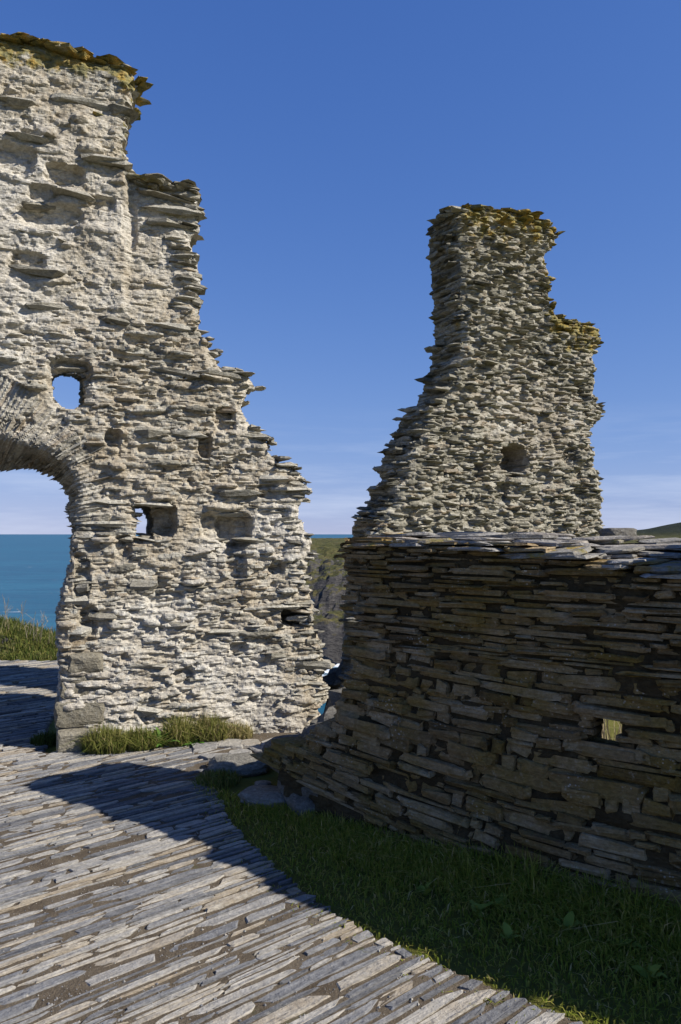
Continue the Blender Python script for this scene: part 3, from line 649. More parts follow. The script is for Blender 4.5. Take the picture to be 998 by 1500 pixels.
def scatter(W, S, rng, rows, density, L=(0.07, 0.30), T=(0.012, 0.034), out=(-0.012, 0.05), keep=None, lich_f=None, tmean=0.5, tilt=0.05):
    z = W.z0 + 0.15
    while z < W.z0 + W.nz * W.res:
        u = W.u0 + rng.uniform(0, 0.2)
        while u < W.u0 + W.nu * W.res:
            l = rng.uniform(*L) * rng.uniform(0.6, 1); t = rng.uniform(*T)
            zz_ = z + rng.normal(0, rows * 0.3); h = W.at(u, zz_)
            if h is not None and W.at(u - 0.42 * l, zz_) is not None and W.at(u + 0.42 * l, zz_) is not None and rng.random() < density(u, zz_) and (keep is None or keep(u, zz_)):
                p = rng.uniform(*out) * rng.uniform(0.4, 1); D = rng.uniform(0.14, 0.24)
                sz = l * t / W.depth(u) ** 2 * (1 if W.inframe(u, zz_) else 0)
                S.add((u, -(h + p) + D / 2, zz_), (rng.normal(-0.03, 0.10), rng.normal(0, tilt), rng.normal(0, 0.22)), (l, D, t),
                      (float(np.clip(rng.normal(tmean(u, zz_) if callable(tmean) else tmean, 0.22), 0, 1)), 1.0, lich_f(u, zz_) if lich_f else 0.0), sz)
            u += l * rng.uniform(0.7, 1.3)
        z += rows * rng.uniform(0.8, 1.2)
def edges(W, S, rng, rows, thick, sides=(1,), over=(0.0, 0.07), n=3, cond=None, lich_f=None, L=(0.10, 0.22), T=(0.014, 0.042), tmean=0.45, pk=0.22):
    z = W.z0 + 0.16
    while z < W.z0 + W.nz * W.res:
        j = int((z - W.z0) / W.res)
        if j >= W.nz: break
        col = W.mask[:, j]
        tr = np.nonzero(np.diff(col.astype(int)))[0]
        for i in tr:
            sd = -1 if (not col[i]) else 1          # +1: right-hand edge of the stonework
            if sd not in sides: continue
            ue = W.cu[i] + W.res / 2
            if cond and not cond(ue, z, sd): continue
            for k in range(n):
                D = rng.uniform(0.10, 0.22); y = rng.uniform(-0.01, thick - D * 0.6) + D / 2 if k else D / 2 - rng.uniform(-0.02, 0.03)
                l = rng.uniform(*L); t = rng.uniform(*T); ov = rng.uniform(-0.04, 0.012) if rng.random() > (pk if z < 4.4 else 0.06) else rng.uniform(*over)
                uc = ue + sd * (ov - l / 2)
                sz = (l * t / W.depth(ue) ** 2) * (0.8 if k == 0 else 0.5) * (1 if W.inframe(ue, z) else 0)
                S.add((uc, y, z + rng.normal(0, 0.012)), (rng.normal(0, 0.07), rng.normal(0.03 * sd, 0.07), rng.normal(0, 0.25)), (l, D, t),
                      (float(np.clip(rng.normal(tmean, 0.24), 0, 1)), 1.0, lich_f(ue, z) if lich_f else 0.0), sz)
        z += rows * rng.uniform(0.8, 1.2)
def tops(W, S, rng, thick, step=0.10, n=4, lich_f=None, L=(0.12, 0.28), T=(0.015, 0.035), tmean=0.4):
    for i in range(0, W.nu, max(1, int(step / W.res))):
        col = W.mask[i, :]; tr = np.nonzero(np.diff(col.astype(int)) == -1)[0]
        for j in tr:
            zt = W.cz[j] + W.res / 2; u = W.cu[i]
            if any(W.at(u, zt + q) is not None for q in (0.05, 0.12, 0.25)) or (W is A and u < 0.35 and zt < 4.0): continue
            for k in range(n):
                D = rng.uniform(0.14, 0.26); y = -0.03 + D / 2 + (thick - D) * k / max(1, n - 1) + rng.normal(0, 0.03)
                l = rng.uniform(*L); t = rng.uniform(*T)
                if W.at(u + 0.40 * l, zt - 0.05) is None: l *= 0.45
                S.add((u + rng.normal(0, 0.03), y, zt + rng.uniform(-0.015, 0.03)), (rng.normal(0, 0.06), rng.normal(0.03, 0.06), rng.normal(0, 0.4)), (l, D, t),
                      (float(np.clip(rng.normal(tmean, 0.24), 0, 1)), 1.0, lich_f(u, zt - 0.03) if lich_f else 0.0), (l * t / W.depth(u) ** 2) * (1 if k == 0 and W.inframe(u, zt) else 0.2))
def fld(W, arr): return lambda u, z: float(arr[min(max(int((u - W.u0) / W.res), 0), W.nu), min(max(int((z - W.z0) / W.res), 0), W.nz)])
AS = Slabs(TH)
lf = fld(A, ST[..., 2])
def dens_a(u, z):                                   # bare stone shows most low down, at the right and at the top
    px_, py_ = A.px(u, z)
    d = 0.10 + 0.22 * (0.5 + fbm(u * 1.7, z * 1.7, 44))
    if py_ > 690: d += 0.18
    if px_ > 270: d += 0.15
    if py_ < 140: d += 0.5
    if py_ > 930: d -= 0.15
    return d
scatter(A, AS, ra, 0.030, lambda u, z: 0.30 * dens_a(u, z), (0.05, 0.21), (0.008, 0.026), (-0.014, 0.032), not_vous, lf, 0.55, 0.07)
for px, py, wl_, tk, pr in [(150, 238, 80, 11, .07), (110, 288, 70, 9, .06), (40, 206, 66, 9, .05), (55, 398, 90, 10, .05), (242, 288, 110, 8, .05), (255, 308, 110, 10, .07), (250, 330, 80, 9, .05), (100, 536, 60, 7, .05),
                            (335, 752, 70, 8, .07), (235, 738, 66, 7, .05), (424, 889, 66, 7, .05), (400, 702, 56, 8, .06), (345, 722, 76, 10, .08), (425, 716, 66, 8, .05), (460, 974, 60, 12, .05), (212, 974, 66, 8, .05),
                            (222, 634, 66, 14, .04), (280, 636, 46, 12, .04), (180, 735, 76, 8, .04), (170, 768, 66, 8, .04), (205, 856, 54, 20, .04), (150, 902, 54, 10, .05), (262, 546, 76, 8, .04), (372, 792, 56, 7, .04),
                            (60, 300, 50, 9, .06), (20, 150, 60, 12, .04), (120, 150, 90, 12, .05), (175, 160, 50, 14, .04), (255, 478, 60, 8, .05), (320, 548, 70, 8, .05), (118, 880, 44, 14, .06), (118, 922, 40, 12, .06), (124, 858, 36, 12, .05),
                            (250, 915, 50, 9, .04), (330, 925, 60, 8, .04), (400, 960, 50, 10, .04), (215, 1040, 60, 8, .03), (380, 640, 50, 7, .05), (75, 450, 70, 9, .04), (165, 470, 60, 9, .04)]:
    u, z = A.uz(px, py); h = A.at(u, z)
    if h is None: continue
    k = A.depth(u) / F; D = 0.26; hb_ = float(np.median(H[max(0, int((u - A.u0) / A.res) - 12):int((u - A.u0) / A.res) + 12, max(0, int((z - A.z0) / A.res) - 8):int((z - A.z0) / A.res) + 8]))
    AS.add((u, -(hb_ + pr) + D / 2, z), (ra.normal(0.04, 0.05), ra.normal(0.02, 0.05), ra.normal(0, 0.12)), (wl_ * k, D, tk * k), (float(ra.uniform(0.15, 0.75)), 1.0, 0.0), 1.0)
edges(A, AS, ra, 0.036, 0.6, (1,), (0.0, 0.065), 3, lambda u, z, sd: u > 0.3, lf, tmean=0.5)
edges(A, AS, ra, 0.034, 0.6, (-1, 1), (-0.02, 0.02), 2, lambda u, z, sd: u <= 0.3 and z < ac[1] - 0.02 and z > 0.85, lf, tmean=0.5)
tops(A, AS, ra, 0.6, 0.09, 4, lf)
tops(A, AS, ra, 0.6, 0.12, 3, lf)
# voussoirs: slates on edge fanning round the arch
OPN = np.array(OPEN)
for k in range(120):
    th = radians(-4) + radians(188) * k / 119 + ra.normal(0, 0.006)
    cx_, sx_ = cos(th), sin(th)
    # distance from centre to the opening's edge along this direction
    best = None
    for i in range(len(OPEN)):
        x1, z1 = OPEN[i][0] - ac[0], OPEN[i][1] - ac[1]; x2, z2 = OPEN[(i + 1) % len(OPEN)][0] - ac[0], OPEN[(i + 1) % len(OPEN)][1] - ac[1]
        den = cx_ * (z2 - z1) - sx_ * (x2 - x1)
        if abs(den) < 1e-9: continue
        r_ = (x1 * (z2 - z1) - z1 * (x2 - x1)) / den; q = (x1 * sx_ - z1 * cx_) / den
        if r_ > 0 and -1e-6 <= q <= 1 + 1e-6 and (best is None or r_ < best): best = r_
    if best is None: continue
    y0 = -0.01
    for lay in range(3):
        if lay == 0 and ra.random() < 0.35: continue
        l = ra.uniform(0.20, 0.34); D = ra.uniform(0.16, 0.24); t = ra.uniform(0.014, 0.032)
        rc = best - ra.uniform(-0.02, 0.008) + l / 2; yc = (-0.018 + ra.uniform(-0.018, 0.02) + D / 2) if lay == 0 else 0.1 + 0.2 * lay + ra.normal(0, 0.03)
        tt_ = min(th, pi - th); rc -= (yc / 0.66) * (0.06 * sx_ + 0.20 * max(0, sin(2 * tt_))) * (0.85 if lay else 0.0)
        u, z = ac[0] + cx_ * rc, ac[1] + sx_ * rc
        AS.add((u, yc, z), (ra.normal(0, 0.06), -th + ra.normal(0, 0.035), ra.normal(0, 0.05)), (l, D, t), (float(np.clip(ra.normal(0.6, 0.2), 0, 1)), 1.0, 0.0),
               l * t / 33 * (1 if lay == 0 and A.inframe(u, z) else 0.1))
AS.build(A.root, 'slate', 'slates', M_A_obj, M_A_att, 300)

# rounded, rough granite blocks at the foot of the jamb
def rock_mesh(name, sx, sy, sz, seed, rough=0.08, box=0.5, sub=3, lay=0.0):
    import bmesh
    bm = bmesh.new(); bmesh.ops.create_icosphere(bm, subdivisions=sub, radius=1.0)
    for v_ in bm.verts:
        p = v_.co; q = Vector([math.copysign(abs(c_) ** box, c_) for c_ in p]); m_ = max(abs(q.x), abs(q.y), abs(q.z)); q = q / (m_ ** (0.55 if box < 0.7 else 0.15))
        k = 1 + rough * 2 * (float(fbm(p.x * 1.7 + seed * 3.1 + p.z, p.y * 1.7 + p.z * 1.3, seed, 4)) + 0.4 * float(fbm(p.x * 5 + p.z * 4, p.y * 5 - p.z * 3, seed + 2, 2)))
        if lay: k += lay * float(vn(p.z * 7 + seed, p.x * 1.5, seed)) - lay / 2
        v_.co = Vector((q.x * sx / 2 * k, q.y * sy / 2 * k, q.z * sz / 2 * k))
    me = bpy.data.meshes.new(name); bm.to_mesh(me); bm.free()
    return me
def block(px0, px1, py0, py1, out, seed, tone, box=0.42, rough=0.10):
    (u0, z0), (u1, z1) = A.uz(px0, py1), A.uz(px1, py0); w, h = u1 - u0, z1 - z0
    o = link('quoin_stone', rock_mesh('quoin_stone', w, 0.42, h, seed, rough, box), M_Q, A.root, ((u0 + u1) / 2, 0.21 - out, (z0 + z1) / 2)); o.color = (tone, 1, 0.0, 1); o['label'] = 'rough squared granite block in the jamb'
    return o
block(98, 152, 954, 988, 0.06, 3, 0.55, 0.5, 0.11)
block(88, 150, 984, 1026, 0.02, 4, 0.45)
block(80, 155, 1023, 1068, 0.035, 5, 0.35)
block(83, 140, 1064, 1106, 0.115, 6, 0.8, 0.30, 0.06)

# ================================================================== THE RUINED PILLAR (right, behind)
T = Wall('ruined_pillar', (1.16, 7.0), (0.883, 0.469), 'tall leaning slate pillar of broken wall rising behind the low wall', 'wall')
tl = [(668, 309), (669, 350), (672, 400), (675, 450), (676, 500), (668, 535), (660, 560), (650, 588), (632, 600), (622, 618), (612, 648), (598, 664), (594, 700), (580, 712), (576, 734), (560, 756), (552, 772), (545, 850), (535, 1000), (530, 1085)]
tr_ = [(670, 306), (700, 306), (740, 313), (765, 314), (798, 321), (808, 334), (818, 350), (808, 362), (799, 375), (803, 388), (800, 398), (808, 410), (809, 424), (802, 430), (806, 436), (803, 441), (811, 450), (815, 466),
       (830, 474), (860, 479), (878, 483), (878, 500), (872, 514), (867, 526), (874, 540), (868, 550), (875, 560), (872, 570), (874, 585), (879, 595), (882, 606), (878, 620), (864, 630), (862, 642), (870, 660), (869, 685),
       (878, 700), (873, 720), (880, 730), (879, 752), (882, 770), (886, 900), (892, 1080)]
TP_ = T.poly(tr_) + T.poly(tl[::-1])
us = [p[0] for p in TP_]
T.grid(min(us) - 0.15, max(us) + 0.15, -0.3, 4.75, 0.0105)
ju = 0.034 * fbm(T.CU * 7, T.CZ * 26, 22, 3) * 2; jz = 0.014 * fbm(T.CU * 12, T.CZ * 8, 27, 3) * 2
tm = inpoly(T.CU + ju, np.maximum(T.CZ, -0.1) + jz, TP_)
rtw = np.random.default_rng(18)
TH_ = 0.05 * fbm(T.VU * 1.8, T.VZ * 1.5, 51, 4) * 2 + 0.02 * fbm(T.VU * 7, T.VZ * 20, 52, 4, 0.6) * 2 + 0.012 * (1 - np.abs(fbm(T.VU * 5, T.VZ * 24, 53, 3)) * 4)
TS_ = np.zeros(TH_.shape + (3,)); TS_[..., 0] = 0.5
T.mask = tm
T.stamp(TH_, TS_, 6500, rtw, 0.045, None, (0.03, 0.11), (0.008, 0.024))
TH_ = TH_ + 0.009 * fbm(T.VU * 22, T.VZ * 34, 54, 3, 0.6) * 2 - 0.03 * sstep(0.16, 0.30, fbm(T.VU * 6, T.VZ * 12, 55, 4, 0.6))
for h_ in [(752, 675, 24, 24, .28), (700, 690, 12, 12, .07), (735, 720, 14, 14, .05), (795, 700, 14, 12, .05), (835, 670, 14, 14, .05), (850, 575, 20, 14, .06), (700, 590, 14, 8, .04), (690, 480, 8, 30, .03)]:
    TH_ = hollow(T, TH_, *h_)
mbt = np.pad(blur(tm, 5), ((0, 1), (0, 1)), mode='edge'); TH_ = TH_ - 0.10 * np.clip(0.92 - mbt, 0, 1) ** 1.2
TDt = top_dist(T, tm)
TS_[..., 2] = np.clip(0.16 + 0.85 * np.clip(1 - TDt / 0.34, 0, 1) - 0.16 * sstep(0.4, 1.0, TDt), 0, 1) * sstep(3.0, 3.4, T.VZ) * np.where(tm.any(), 1, 1)
TS_[..., 2] *= sstep(-0.02, 0.2, T.VU - T.uz(668, 320)[0]) * 0.8 + 0.2
PXm = (T.VU * 0)
def limew(u, z):                                    # patch of surviving lime mortar in the middle of the face
    cu_, cz_ = T.uz(775, 620); return np.exp(-(((u - cu_) / 0.62) ** 2 + ((z - cz_) / 0.46) ** 2) ** 1.5)
lw = limew(T.VU, T.VZ)
TS_[..., 1] = np.clip(TS_[..., 1] + 0.62 - 1.35 * lw + 0.2 * fbm(T.VU * 4, T.VZ * 5, 61), 0, 1)
T.core('rubble_core', tm, TH_, TS_, 0.42, M_T_core, seed=33, side=0.05, K=8)
TSl = Slabs(TH); lft = fld(T, TS_[..., 2])
def dens_t(u, z): return float(np.clip(0.95 - 1.0 * limew(u, z), 0.05, 1)) * (0.75 if T.px(u, z)[1] > 690 else 1.0)
scatter(T, TSl, rtw, 0.036, dens_t, (0.09, 0.28), (0.016, 0.038), (-0.004, 0.05), None, lft, lambda u, z: 0.34 + 0.30 * float(sstep(3.3, 2.2, z)) + 0.25 * float(limew(u, z)), 0.07)
edges(T, TSl, rtw, 0.036, 0.40, (1,), (0.0, 0.065), 3, None, lft, tmean=0.45)
edges(T, TSl, rtw, 0.032, 0.40, (-1,), (0.0, 0.08), 4, None, lft, tmean=0.4, pk=0.3)
tops(T, TSl, rtw, 0.42, 0.06, 4, lft, (0.08, 0.2), (0.015, 0.045))
TSl.build(T.root, 'slate', 'slates', M_T_obj, M_T_att, 300)

# ================================================================== THE LOW WALL (front right, in shade)
W = Wall('low_slate_wall', (-0.36, 4.68), (0.8, -0.6), 'dark low wall of coursed slates in the shade beside the grass', 'wall')
lp = [(512, 792), (500, 812), (506, 830), (513, 850), (518, 880), (518, 905), (524, 930), (520, 960), (524, 990), (514, 1012), (500, 1045), (484, 1070), (450, 1088), (410, 1104), (402, 1122), (424, 1172), (430, 1190)]
LP = [W.uz(*p) for p in lp]; LPz = np.array([p[1] for p in LP])[::-1]; LPu = np.array([p[0] for p in LP])[::-1]
def left_u(z): return float(np.interp(z, LPz, LPu))
def top_z(u): return float(np.interp(u, [0.3, 0.5, 1.0, 1.5, 1.9, 2.28, 2.45, 2.8, 3.3, 5.2], [1.58, 1.585, 1.575, 1.545, 1.49, 1.44, 1.62, 1.74, 1.88, 1.90]))
def rise(u): return float(np.interp(u, [0.4, 1.0, 1.6, 2.3, 3.0], [0.02, 0.03, 0.06, 0.13, 0.12]))
U1 = 5.0; WT = 0.66
def lift(u, z): return 0.30 * max(0.0, 1 - (u + 0.2) / 1.9) ** 1.5 * max(0.0, 1 - z / 1.15)    # lower courses dip to the right
rw = np.random.default_rng(77)
hp = [W.uz(872, 1056), W.uz(906, 1056), W.uz(906, 1096), W.uz(872, 1098)]
hu0, hu1 = min(p[0] for p in hp), max(p[0] for p in hp); hz0, hz1 = min(p[1] for p in hp), max(p[1] for p in hp)
hu0 -= 0.01; hz0 += 0.03
LPOLY = [(left_u(z) + 0.05, z) for z in np.linspace(-0.1, 1.55, 24)] + [(u, top_z(u) - 0.05) for u in np.linspace(0.62, U1 - 0.05, 24)] + [(U1 - 0.05, -0.1)]
W.grid(-0.8, U1 + 0.1, -0.1, 2.0, 0.025)
lm = inpoly(W.CU + 0.02 * fbm(W.CU * 8, W.CZ * 20, 71) * 2, W.CZ, LPOLY) & ~((W.CU > hu0 - 0.02) & (W.CU < hu1 + 0.02) & (W.CZ > hz0 - 0.02) & (W.CZ < hz1 + 0.02))
def bulge(u, z): return 0.10 * np.clip(1 - z / 0.8, 0, 1) ** 1.5 + 0.03 * fbm(np.asarray(u) * 1.3, np.asarray(z) * 2.0, 73) * 2
LH = bulge(W.VU, W.VZ) - 0.020 + 0.03 * fbm(W.VU * 8, W.VZ * 14, 72, 4) * 2
LS = np.zeros(LH.shape + (3,)); LS[..., 0] = 0.4; LS[..., 1] = 0.2
def slit(u, z):                                     # the small hole runs obliquely down through the wall
    k = np.exp(-np.maximum(np.abs(u - (hu0 + hu1) / 2) - 0.12, 0) ** 2 / 0.02 - np.maximum(np.abs(z - (hz0 + hz1) / 2) - 0.12, 0) ** 2 / 0.02)
    return -0.15 * k, -0.12 * k
W.core('earth_core', lm, LH, LS, WT, M_L_core, K=5, seed=73, side=0.02, splay=slit)
WS = Slabs(TB)
z = -0.06; ci = 0
while z < 1.90:
    upper = z / 1.55
    t = rw.choice([0.022, 0.032, 0.044, 0.06]) * rw.uniform(0.85, 1.1) if upper < 0.62 else rw.choice([0.014, 0.02, 0.028]) * rw.uniform(0.9, 1.15)
    u = left_u(min(z + lift(0, z), 1.58)) - 0.03 - 0.25 * lift(-0.2, z) + rw.uniform(-0.04, 0.05)
    while u < U1:
        l = rw.choice([0.08, 0.13, 0.19, 0.27, 0.38]) * rw.uniform(0.85, 1.2)
        um = u + l / 2; zc = z + t / 2 + lift(um, z); slope = (lift(um + 0.05, z) - lift(um - 0.05, z)) / 0.1
        wob = 0.042 * float(fbm(um * 1.5, z * 3, 79)) * 2
        zc += wob
        gap = rw.choice([0.004, 0.008, 0.015])
        if zc + t / 2 < top_z(um) + 0.01 and um > left_u(min(zc, 1.58)) - 0.05 and not (zc + t * 0.35 > hz0 and zc - t * 0.35 < hz1 and um + l / 2 > hu0 + 0.01 and um - l / 2 < hu1 - 0.01):
            D = rw.uniform(0.2, 0.3) if not (abs(um - hu0 + 0.1) < 0.45 and abs(zc - hz0) < 0.3) else 0.14; pr = rw.uniform(-0.016, 0.026) + (0.03 * rw.random() ** 2 if upper < 0.4 else 0) + (0.012 if upper > 0.62 and rw.random() < 0.3 else 0)
            tl_ = t * rw.uniform(0.98, 1.18)
            if zc > 1.46 - 0 * um: pass
            nsub = 2 if (t > 0.07 and rw.random() < 0.25) else 1
            for q in range(nsub):
                tq = tl_ / nsub; zq = zc + (q - (nsub - 1) / 2) * tq
                fr = W.inframe(um, zq)
                WS.add((um, -(float(bulge(um, zq)) + pr * (0.6 + 0.4 * q)) + D / 2, zq), (rw.normal(-0.02, 0.05), -slope + rw.normal(0, 0.012), rw.normal(0, 0.035)), (l - gap, D, tq * 0.99),
                       (float(np.clip(rw.normal(0.48, 0.25), 0, 1)), 1.0, 0.16 if rw.random() < 0.06 else 0.0), l * tq / W.depth(um) ** 2 if fr else 0)
        elif zc + t / 2 < top_z(um) and zc + t * 0.35 > hz0 and zc - t * 0.35 < hz1:
            # short stones butt against the sides of the hole
            for (a0, a1) in ((u, min(u + l, hu0)), (max(u, hu1), u + l)):
                if a1 - a0 > 0.05 and (a1 <= hu0 + 1e-6 or a0 >= hu1 - 1e-6):
                    D = 0.13; WS.add(((a0 + a1) / 2, -float(bulge(um, zc)) + D / 2, zc), (0, 0, rw.normal(0, 0.01)), (a1 - a0, D, t * 0.95), (float(np.clip(rw.normal(0.48, 0.2), 0, 1)), 1.0, 0.0), (a1 - a0) * t / W.depth(um) ** 2)
        u += l + 0.004
    z += t + rw.uniform(0.0, 0.006)
# sill and lintel of the small hole
for (zz_, tt_, ll_, dd_) in ((hz0 - 0.03, 0.055, 0.42, 0.15), (hz1 + 0.03, 0.05, 0.36, 0.4)):
    WS.add(((hu0 + hu1) / 2 - 0.02, -float(bulge(hu0, zz_)) + dd_ / 2 - 0.015, zz_), (0.0, 0.03, 0.02), (ll_, dd_, tt_), (0.6, 1.0, 0.0), ll_ * tt_ / 12)
# broken end on the left: stones tailing back through the thickness
z = 0.0
while z < 1.56:
    t = rw.uniform(0.03, 0.06)
    for k in range(3):
        l = rw.uniform(0.14, 0.34); D = rw.uniform(0.16, 0.26)
        WS.add((left_u(z) + l / 2 + rw.uniform(-0.06, 0.05) + 0.05 * k, 0.12 + 0.2 * k, z + t / 2), (rw.normal(0, 0.05), rw.normal(0, 0.05), rw.normal(0, 0.2)), (l, D, t), (float(rw.uniform(0.2, 0.8)), 1.0, 0.0), 0.0)
    z += t
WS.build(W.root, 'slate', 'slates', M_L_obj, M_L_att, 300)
# loose flat capstones along the top, stepping up towards the back
CS = Slabs([template(rt, 12, 0.45, ((-0.5, 0.93), (-0.1, 1.0), (0.5, 0.92)), 0.09, 0.25, 0.22, 0.05) for _ in range(30)])
for row, y0 in enumerate((0.0, 0.16, 0.32, 0.48)):
    u = 0.40 + 0.05 * row + rw.uniform(0, 0.1)
    while u < U1:
        l = rw.choice([0.18, 0.28, 0.4, 0.5]) * rw.uniform(0.85, 1.15); um = u + l / 2; D = rw.uniform(0.2, 0.30)
        zt = top_z(um) + rise(um) * (row / 3.0) ** 0.8
        zb = top_z(um) - 0.045; nlay = max(1, int(round((zt - zb) / 0.022)))
        for q in range(nlay):
            t = (zt - zb) / nlay
            CS.add((um + rw.normal(0, 0.03), y0 + D / 2 - 0.035 + rw.normal(0, 0.02) + 0.02 * q, zb + t * (q + 0.5) + rw.normal(0, 0.005)), (rw.normal(0.01, 0.05), rw.normal(0, 0.03), rw.normal(0, 0.2)),
                   (l * rw.uniform(0.85, 1.05), D, t * rw.uniform(0.8, 1.05)), (float(np.clip(rw.normal(0.5, 0.25), 0, 1)), 1.0, 0.45 if rw.random() < 0.12 else 0.0), (l * 0.05 / W.depth(um) ** 2) if W.inframe(um, zt) else 0)
        u += l * rw.uniform(0.9, 1.05)
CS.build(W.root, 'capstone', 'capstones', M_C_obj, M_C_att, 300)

# ================================================================== LOOSE ROCKS
def rock(px, py, sx, sy, sz, seed, tone, label, rz=0.0, name='rock', z=0.0, y=None, rot=(0, 0), box=0.8, lay=0.08, rough=0.17):
    if y is None: g_ = gpt(px, py, z)
    else: g_ = ((px - CX) / F * y, y)
    o = link(name, rock_mesh(name, sx, sy, sz, seed, rough, box, 3, lay), M_R, None, (g_[0], g_[1], z + sz * 0.30), (rot[0], rot[1], rz)); o.color = (tone, 1, 0, 1)
    return tag(o, label, 'rock')
rock(352, 1128, 0.42, 0.26, 0.12, 31, 0.55, 'grey rounded boulder on the grass beside the flagstones', 0.1, 'boulder')
rock(392, 1174, 0.36, 0.24, 0.085, 32, 0.7, 'pale flat-topped slab lying at the low end of the dark wall', -0.35, 'stone_slab')
rock(385, 1150, 0.11, 0.08, 0.03, 33, 0.9, 'small thin light stone lying in the grass between boulder and slab', 0.3, 'flat_stone')
o = rock(508, 1022, 0.13, 0.10, 0.05, 34, 1.0, 'small sunlit pale stone in the gap between the walls', 0.2, 'flat_stone', z=0.42, y=4.98)
rock(905, 776, 0.20, 0.16, 0.075, 35, 0.15, 'dark humped stone on top of the low wall near the distant hill', 0.3, 'stone_lump', z=1.575, y=4.3)
# outcrop that the low wall's end grows out of
for (px, py, y, z, sx, sy, sz, sd, rz, rt_) in [(440, 1095, 4.95, 0.14, 0.46, 0.40, 0.20, 41, -0.5, 0.10), (470, 1110, 4.72, 0.05, 0.50, 0.36, 0.22, 42, -0.6, 0.14), (450, 1150, 4.66, -0.02, 0.48, 0.30, 0.18, 43, -0.6, 0.10),
                                             (500, 1080, 5.05, 0.20, 0.50, 0.50, 0.22, 44, -0.4, 0.05), (510, 1050, 5.35, 0.10, 0.5, 0.5, 0.40, 45, 0.3, 0.0), (545, 1040, 5.7, 0.1, 0.6, 0.6, 0.5, 46, 0.1, 0.0), (518, 1040, 7.1, -0.35, 0.50, 0.7, 1.05, 47, 0.2, 0.0)]:
    o = link('outcrop_rock', rock_mesh('outcrop_rock', sx, sy, sz, sd, 0.2 if sd != 47 else 0.4, 0.75, 3, 0.14 if sd != 47 else 0.45), M_R, W.root); 
    wp = Vector(((px - CX) / F * y, y, 0)) - Vector((W.O[0], W.O[1], 0)); c_, s_ = cos(-W.yaw), sin(-W.yaw)
    o.location = (wp.x * c_ - wp.y * s_, wp.x * s_ + wp.y * c_, z + sz * 0.3); o.rotation_euler = (0, rt_, rz); o.color = (0.2, 1, 0.1, 1)

# ================================================================== GRASS AND PLANTS
def blades(pts, hgt, rng, wid=0.0035, lean=0.5, tone=(0.4, 0.25), droop=0.5):
    """pts (n,3), hgt (n,) -> V, faces, tone"""
    n = len(pts); th = rng.uniform(0, 2 * pi, n); ph = rng.uniform(0, 2 * pi, n)
    d = np.stack([np.cos(th), np.sin(th), 0 * th], 1); s_ = np.stack([np.cos(ph), np.sin(ph), 0 * ph], 1)
    le = np.abs(rng.normal(0, lean, n)) * hgt; w = wid * rng.uniform(0.6, 1.3, n)
    V = np.zeros((n, 5, 3)); up = np.array((0, 0, 1.0))
    mid = pts + d * (le * 0.35)[:, None] + up * (hgt * 0.6)[:, None]
    tip = pts + d * le[:, None] + up * (hgt * (1 - droop * np.clip(le / hgt, 0, 1.2) * 0.7))[:, None]
    V[:, 0] = pts - s_ * w[:, None]; V[:, 1] = pts + s_ * w[:, None]; V[:, 2] = mid + s_ * (w * 0.8)[:, None]; V[:, 3] = mid - s_ * (w * 0.8)[:, None]; V[:, 4] = tip
    b = np.arange(n)[:, None] * 5
    Q = b + np.array([[0, 1, 2, 3]]); T3 = b + np.array([[3, 2, 4]])
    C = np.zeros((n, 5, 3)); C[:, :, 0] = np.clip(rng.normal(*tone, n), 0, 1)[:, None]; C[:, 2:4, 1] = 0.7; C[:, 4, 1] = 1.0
    return V.reshape(-1, 3), [Q, T3], C.reshape(-1, 3)
rg = np.random.default_rng(99)
# the verge between path and low wall
eg = np.array(edge_g)
def dist_path(x, y):
    best = np.full(x.shape, 9.0)
    for (x0, y0), (x1, y1) in zip(edge_g[:-1] + [edge_g[-1]], edge_g[1:] + [(1.75, 1.5)]):
        dx, dy = x1 - x0, y1 - y0; t = np.clip(((x - x0) * dx + (y - y0) * dy) / (dx * dx + dy * dy), 0, 1)
        best = np.minimum(best, np.hypot(x - x0 - t * dx, y - y0 - t * dy))
    return best
N = 150000
yy = rg.uniform(1.7, 5.6, N) ; xx = rg.uniform(-1.1, 2.4, N)
pvx = (xx - W.O[0]) * 0.8 + (yy - W.O[1]) * -0.6; pvd = -((xx - W.O[0]) * 0.6 + (yy - W.O[1]) * 0.8)    # along / in front of the low wall
ins = inpoly(xx, yy, PATH); dp = dist_path(xx, yy)
ok = (pvd > 0.06) & (pvx > -0.9) & ((~ins) | ((dp < 0.17) & (rg.random(N) < 0.6) & (rg.random(N) > dp / 0.17))) & (xx > -0.92)
ok &= (0.15 + fbm(xx * 3, yy * 3, 3) * 1.2 + dp * 8) > rg.uniform(-0.2, 0.5, N)
ok &= ((xx < 0.62 * yy))
xx, yy, dp, pvx, pvd = xx[ok], yy[ok], dp[ok], pvx[ok], pvd[ok]
hh = 0.022 + 0.03 * sstep(0.05, 0.5, dp) + (0.03 + 0.11 * sstep(0.7, 2.2, pvx)) * sstep(0.55, 0.12, pvd) * rg.uniform(0.2, 1.2, len(xx))
hh *= (0.8 + 0.8 * (fbm(xx * 5, yy * 5, 12) + 0.3)); hh = np.clip(hh, 0.012, 0.30)
far_ = rg.random(len(xx)) < np.clip(0.40 + 0.4 * (hh > 0.05), 0, 1)
xx, yy, hh = xx[far_], yy[far_], hh[far_]
Vb, Fb, Cb = blades(np.stack([xx, yy, np.full(len(xx), -0.005)], 1), hh, rg, 0.0030, 1.25, (0.40, 0.28))
Vb[:, 0] += 0
tag(link('grass_verge', mesh_np('grass_verge', Vb, Fb, Cb), M_grass), 'short green grass verge in shade between path and low wall', 'grass', kind='stuff')
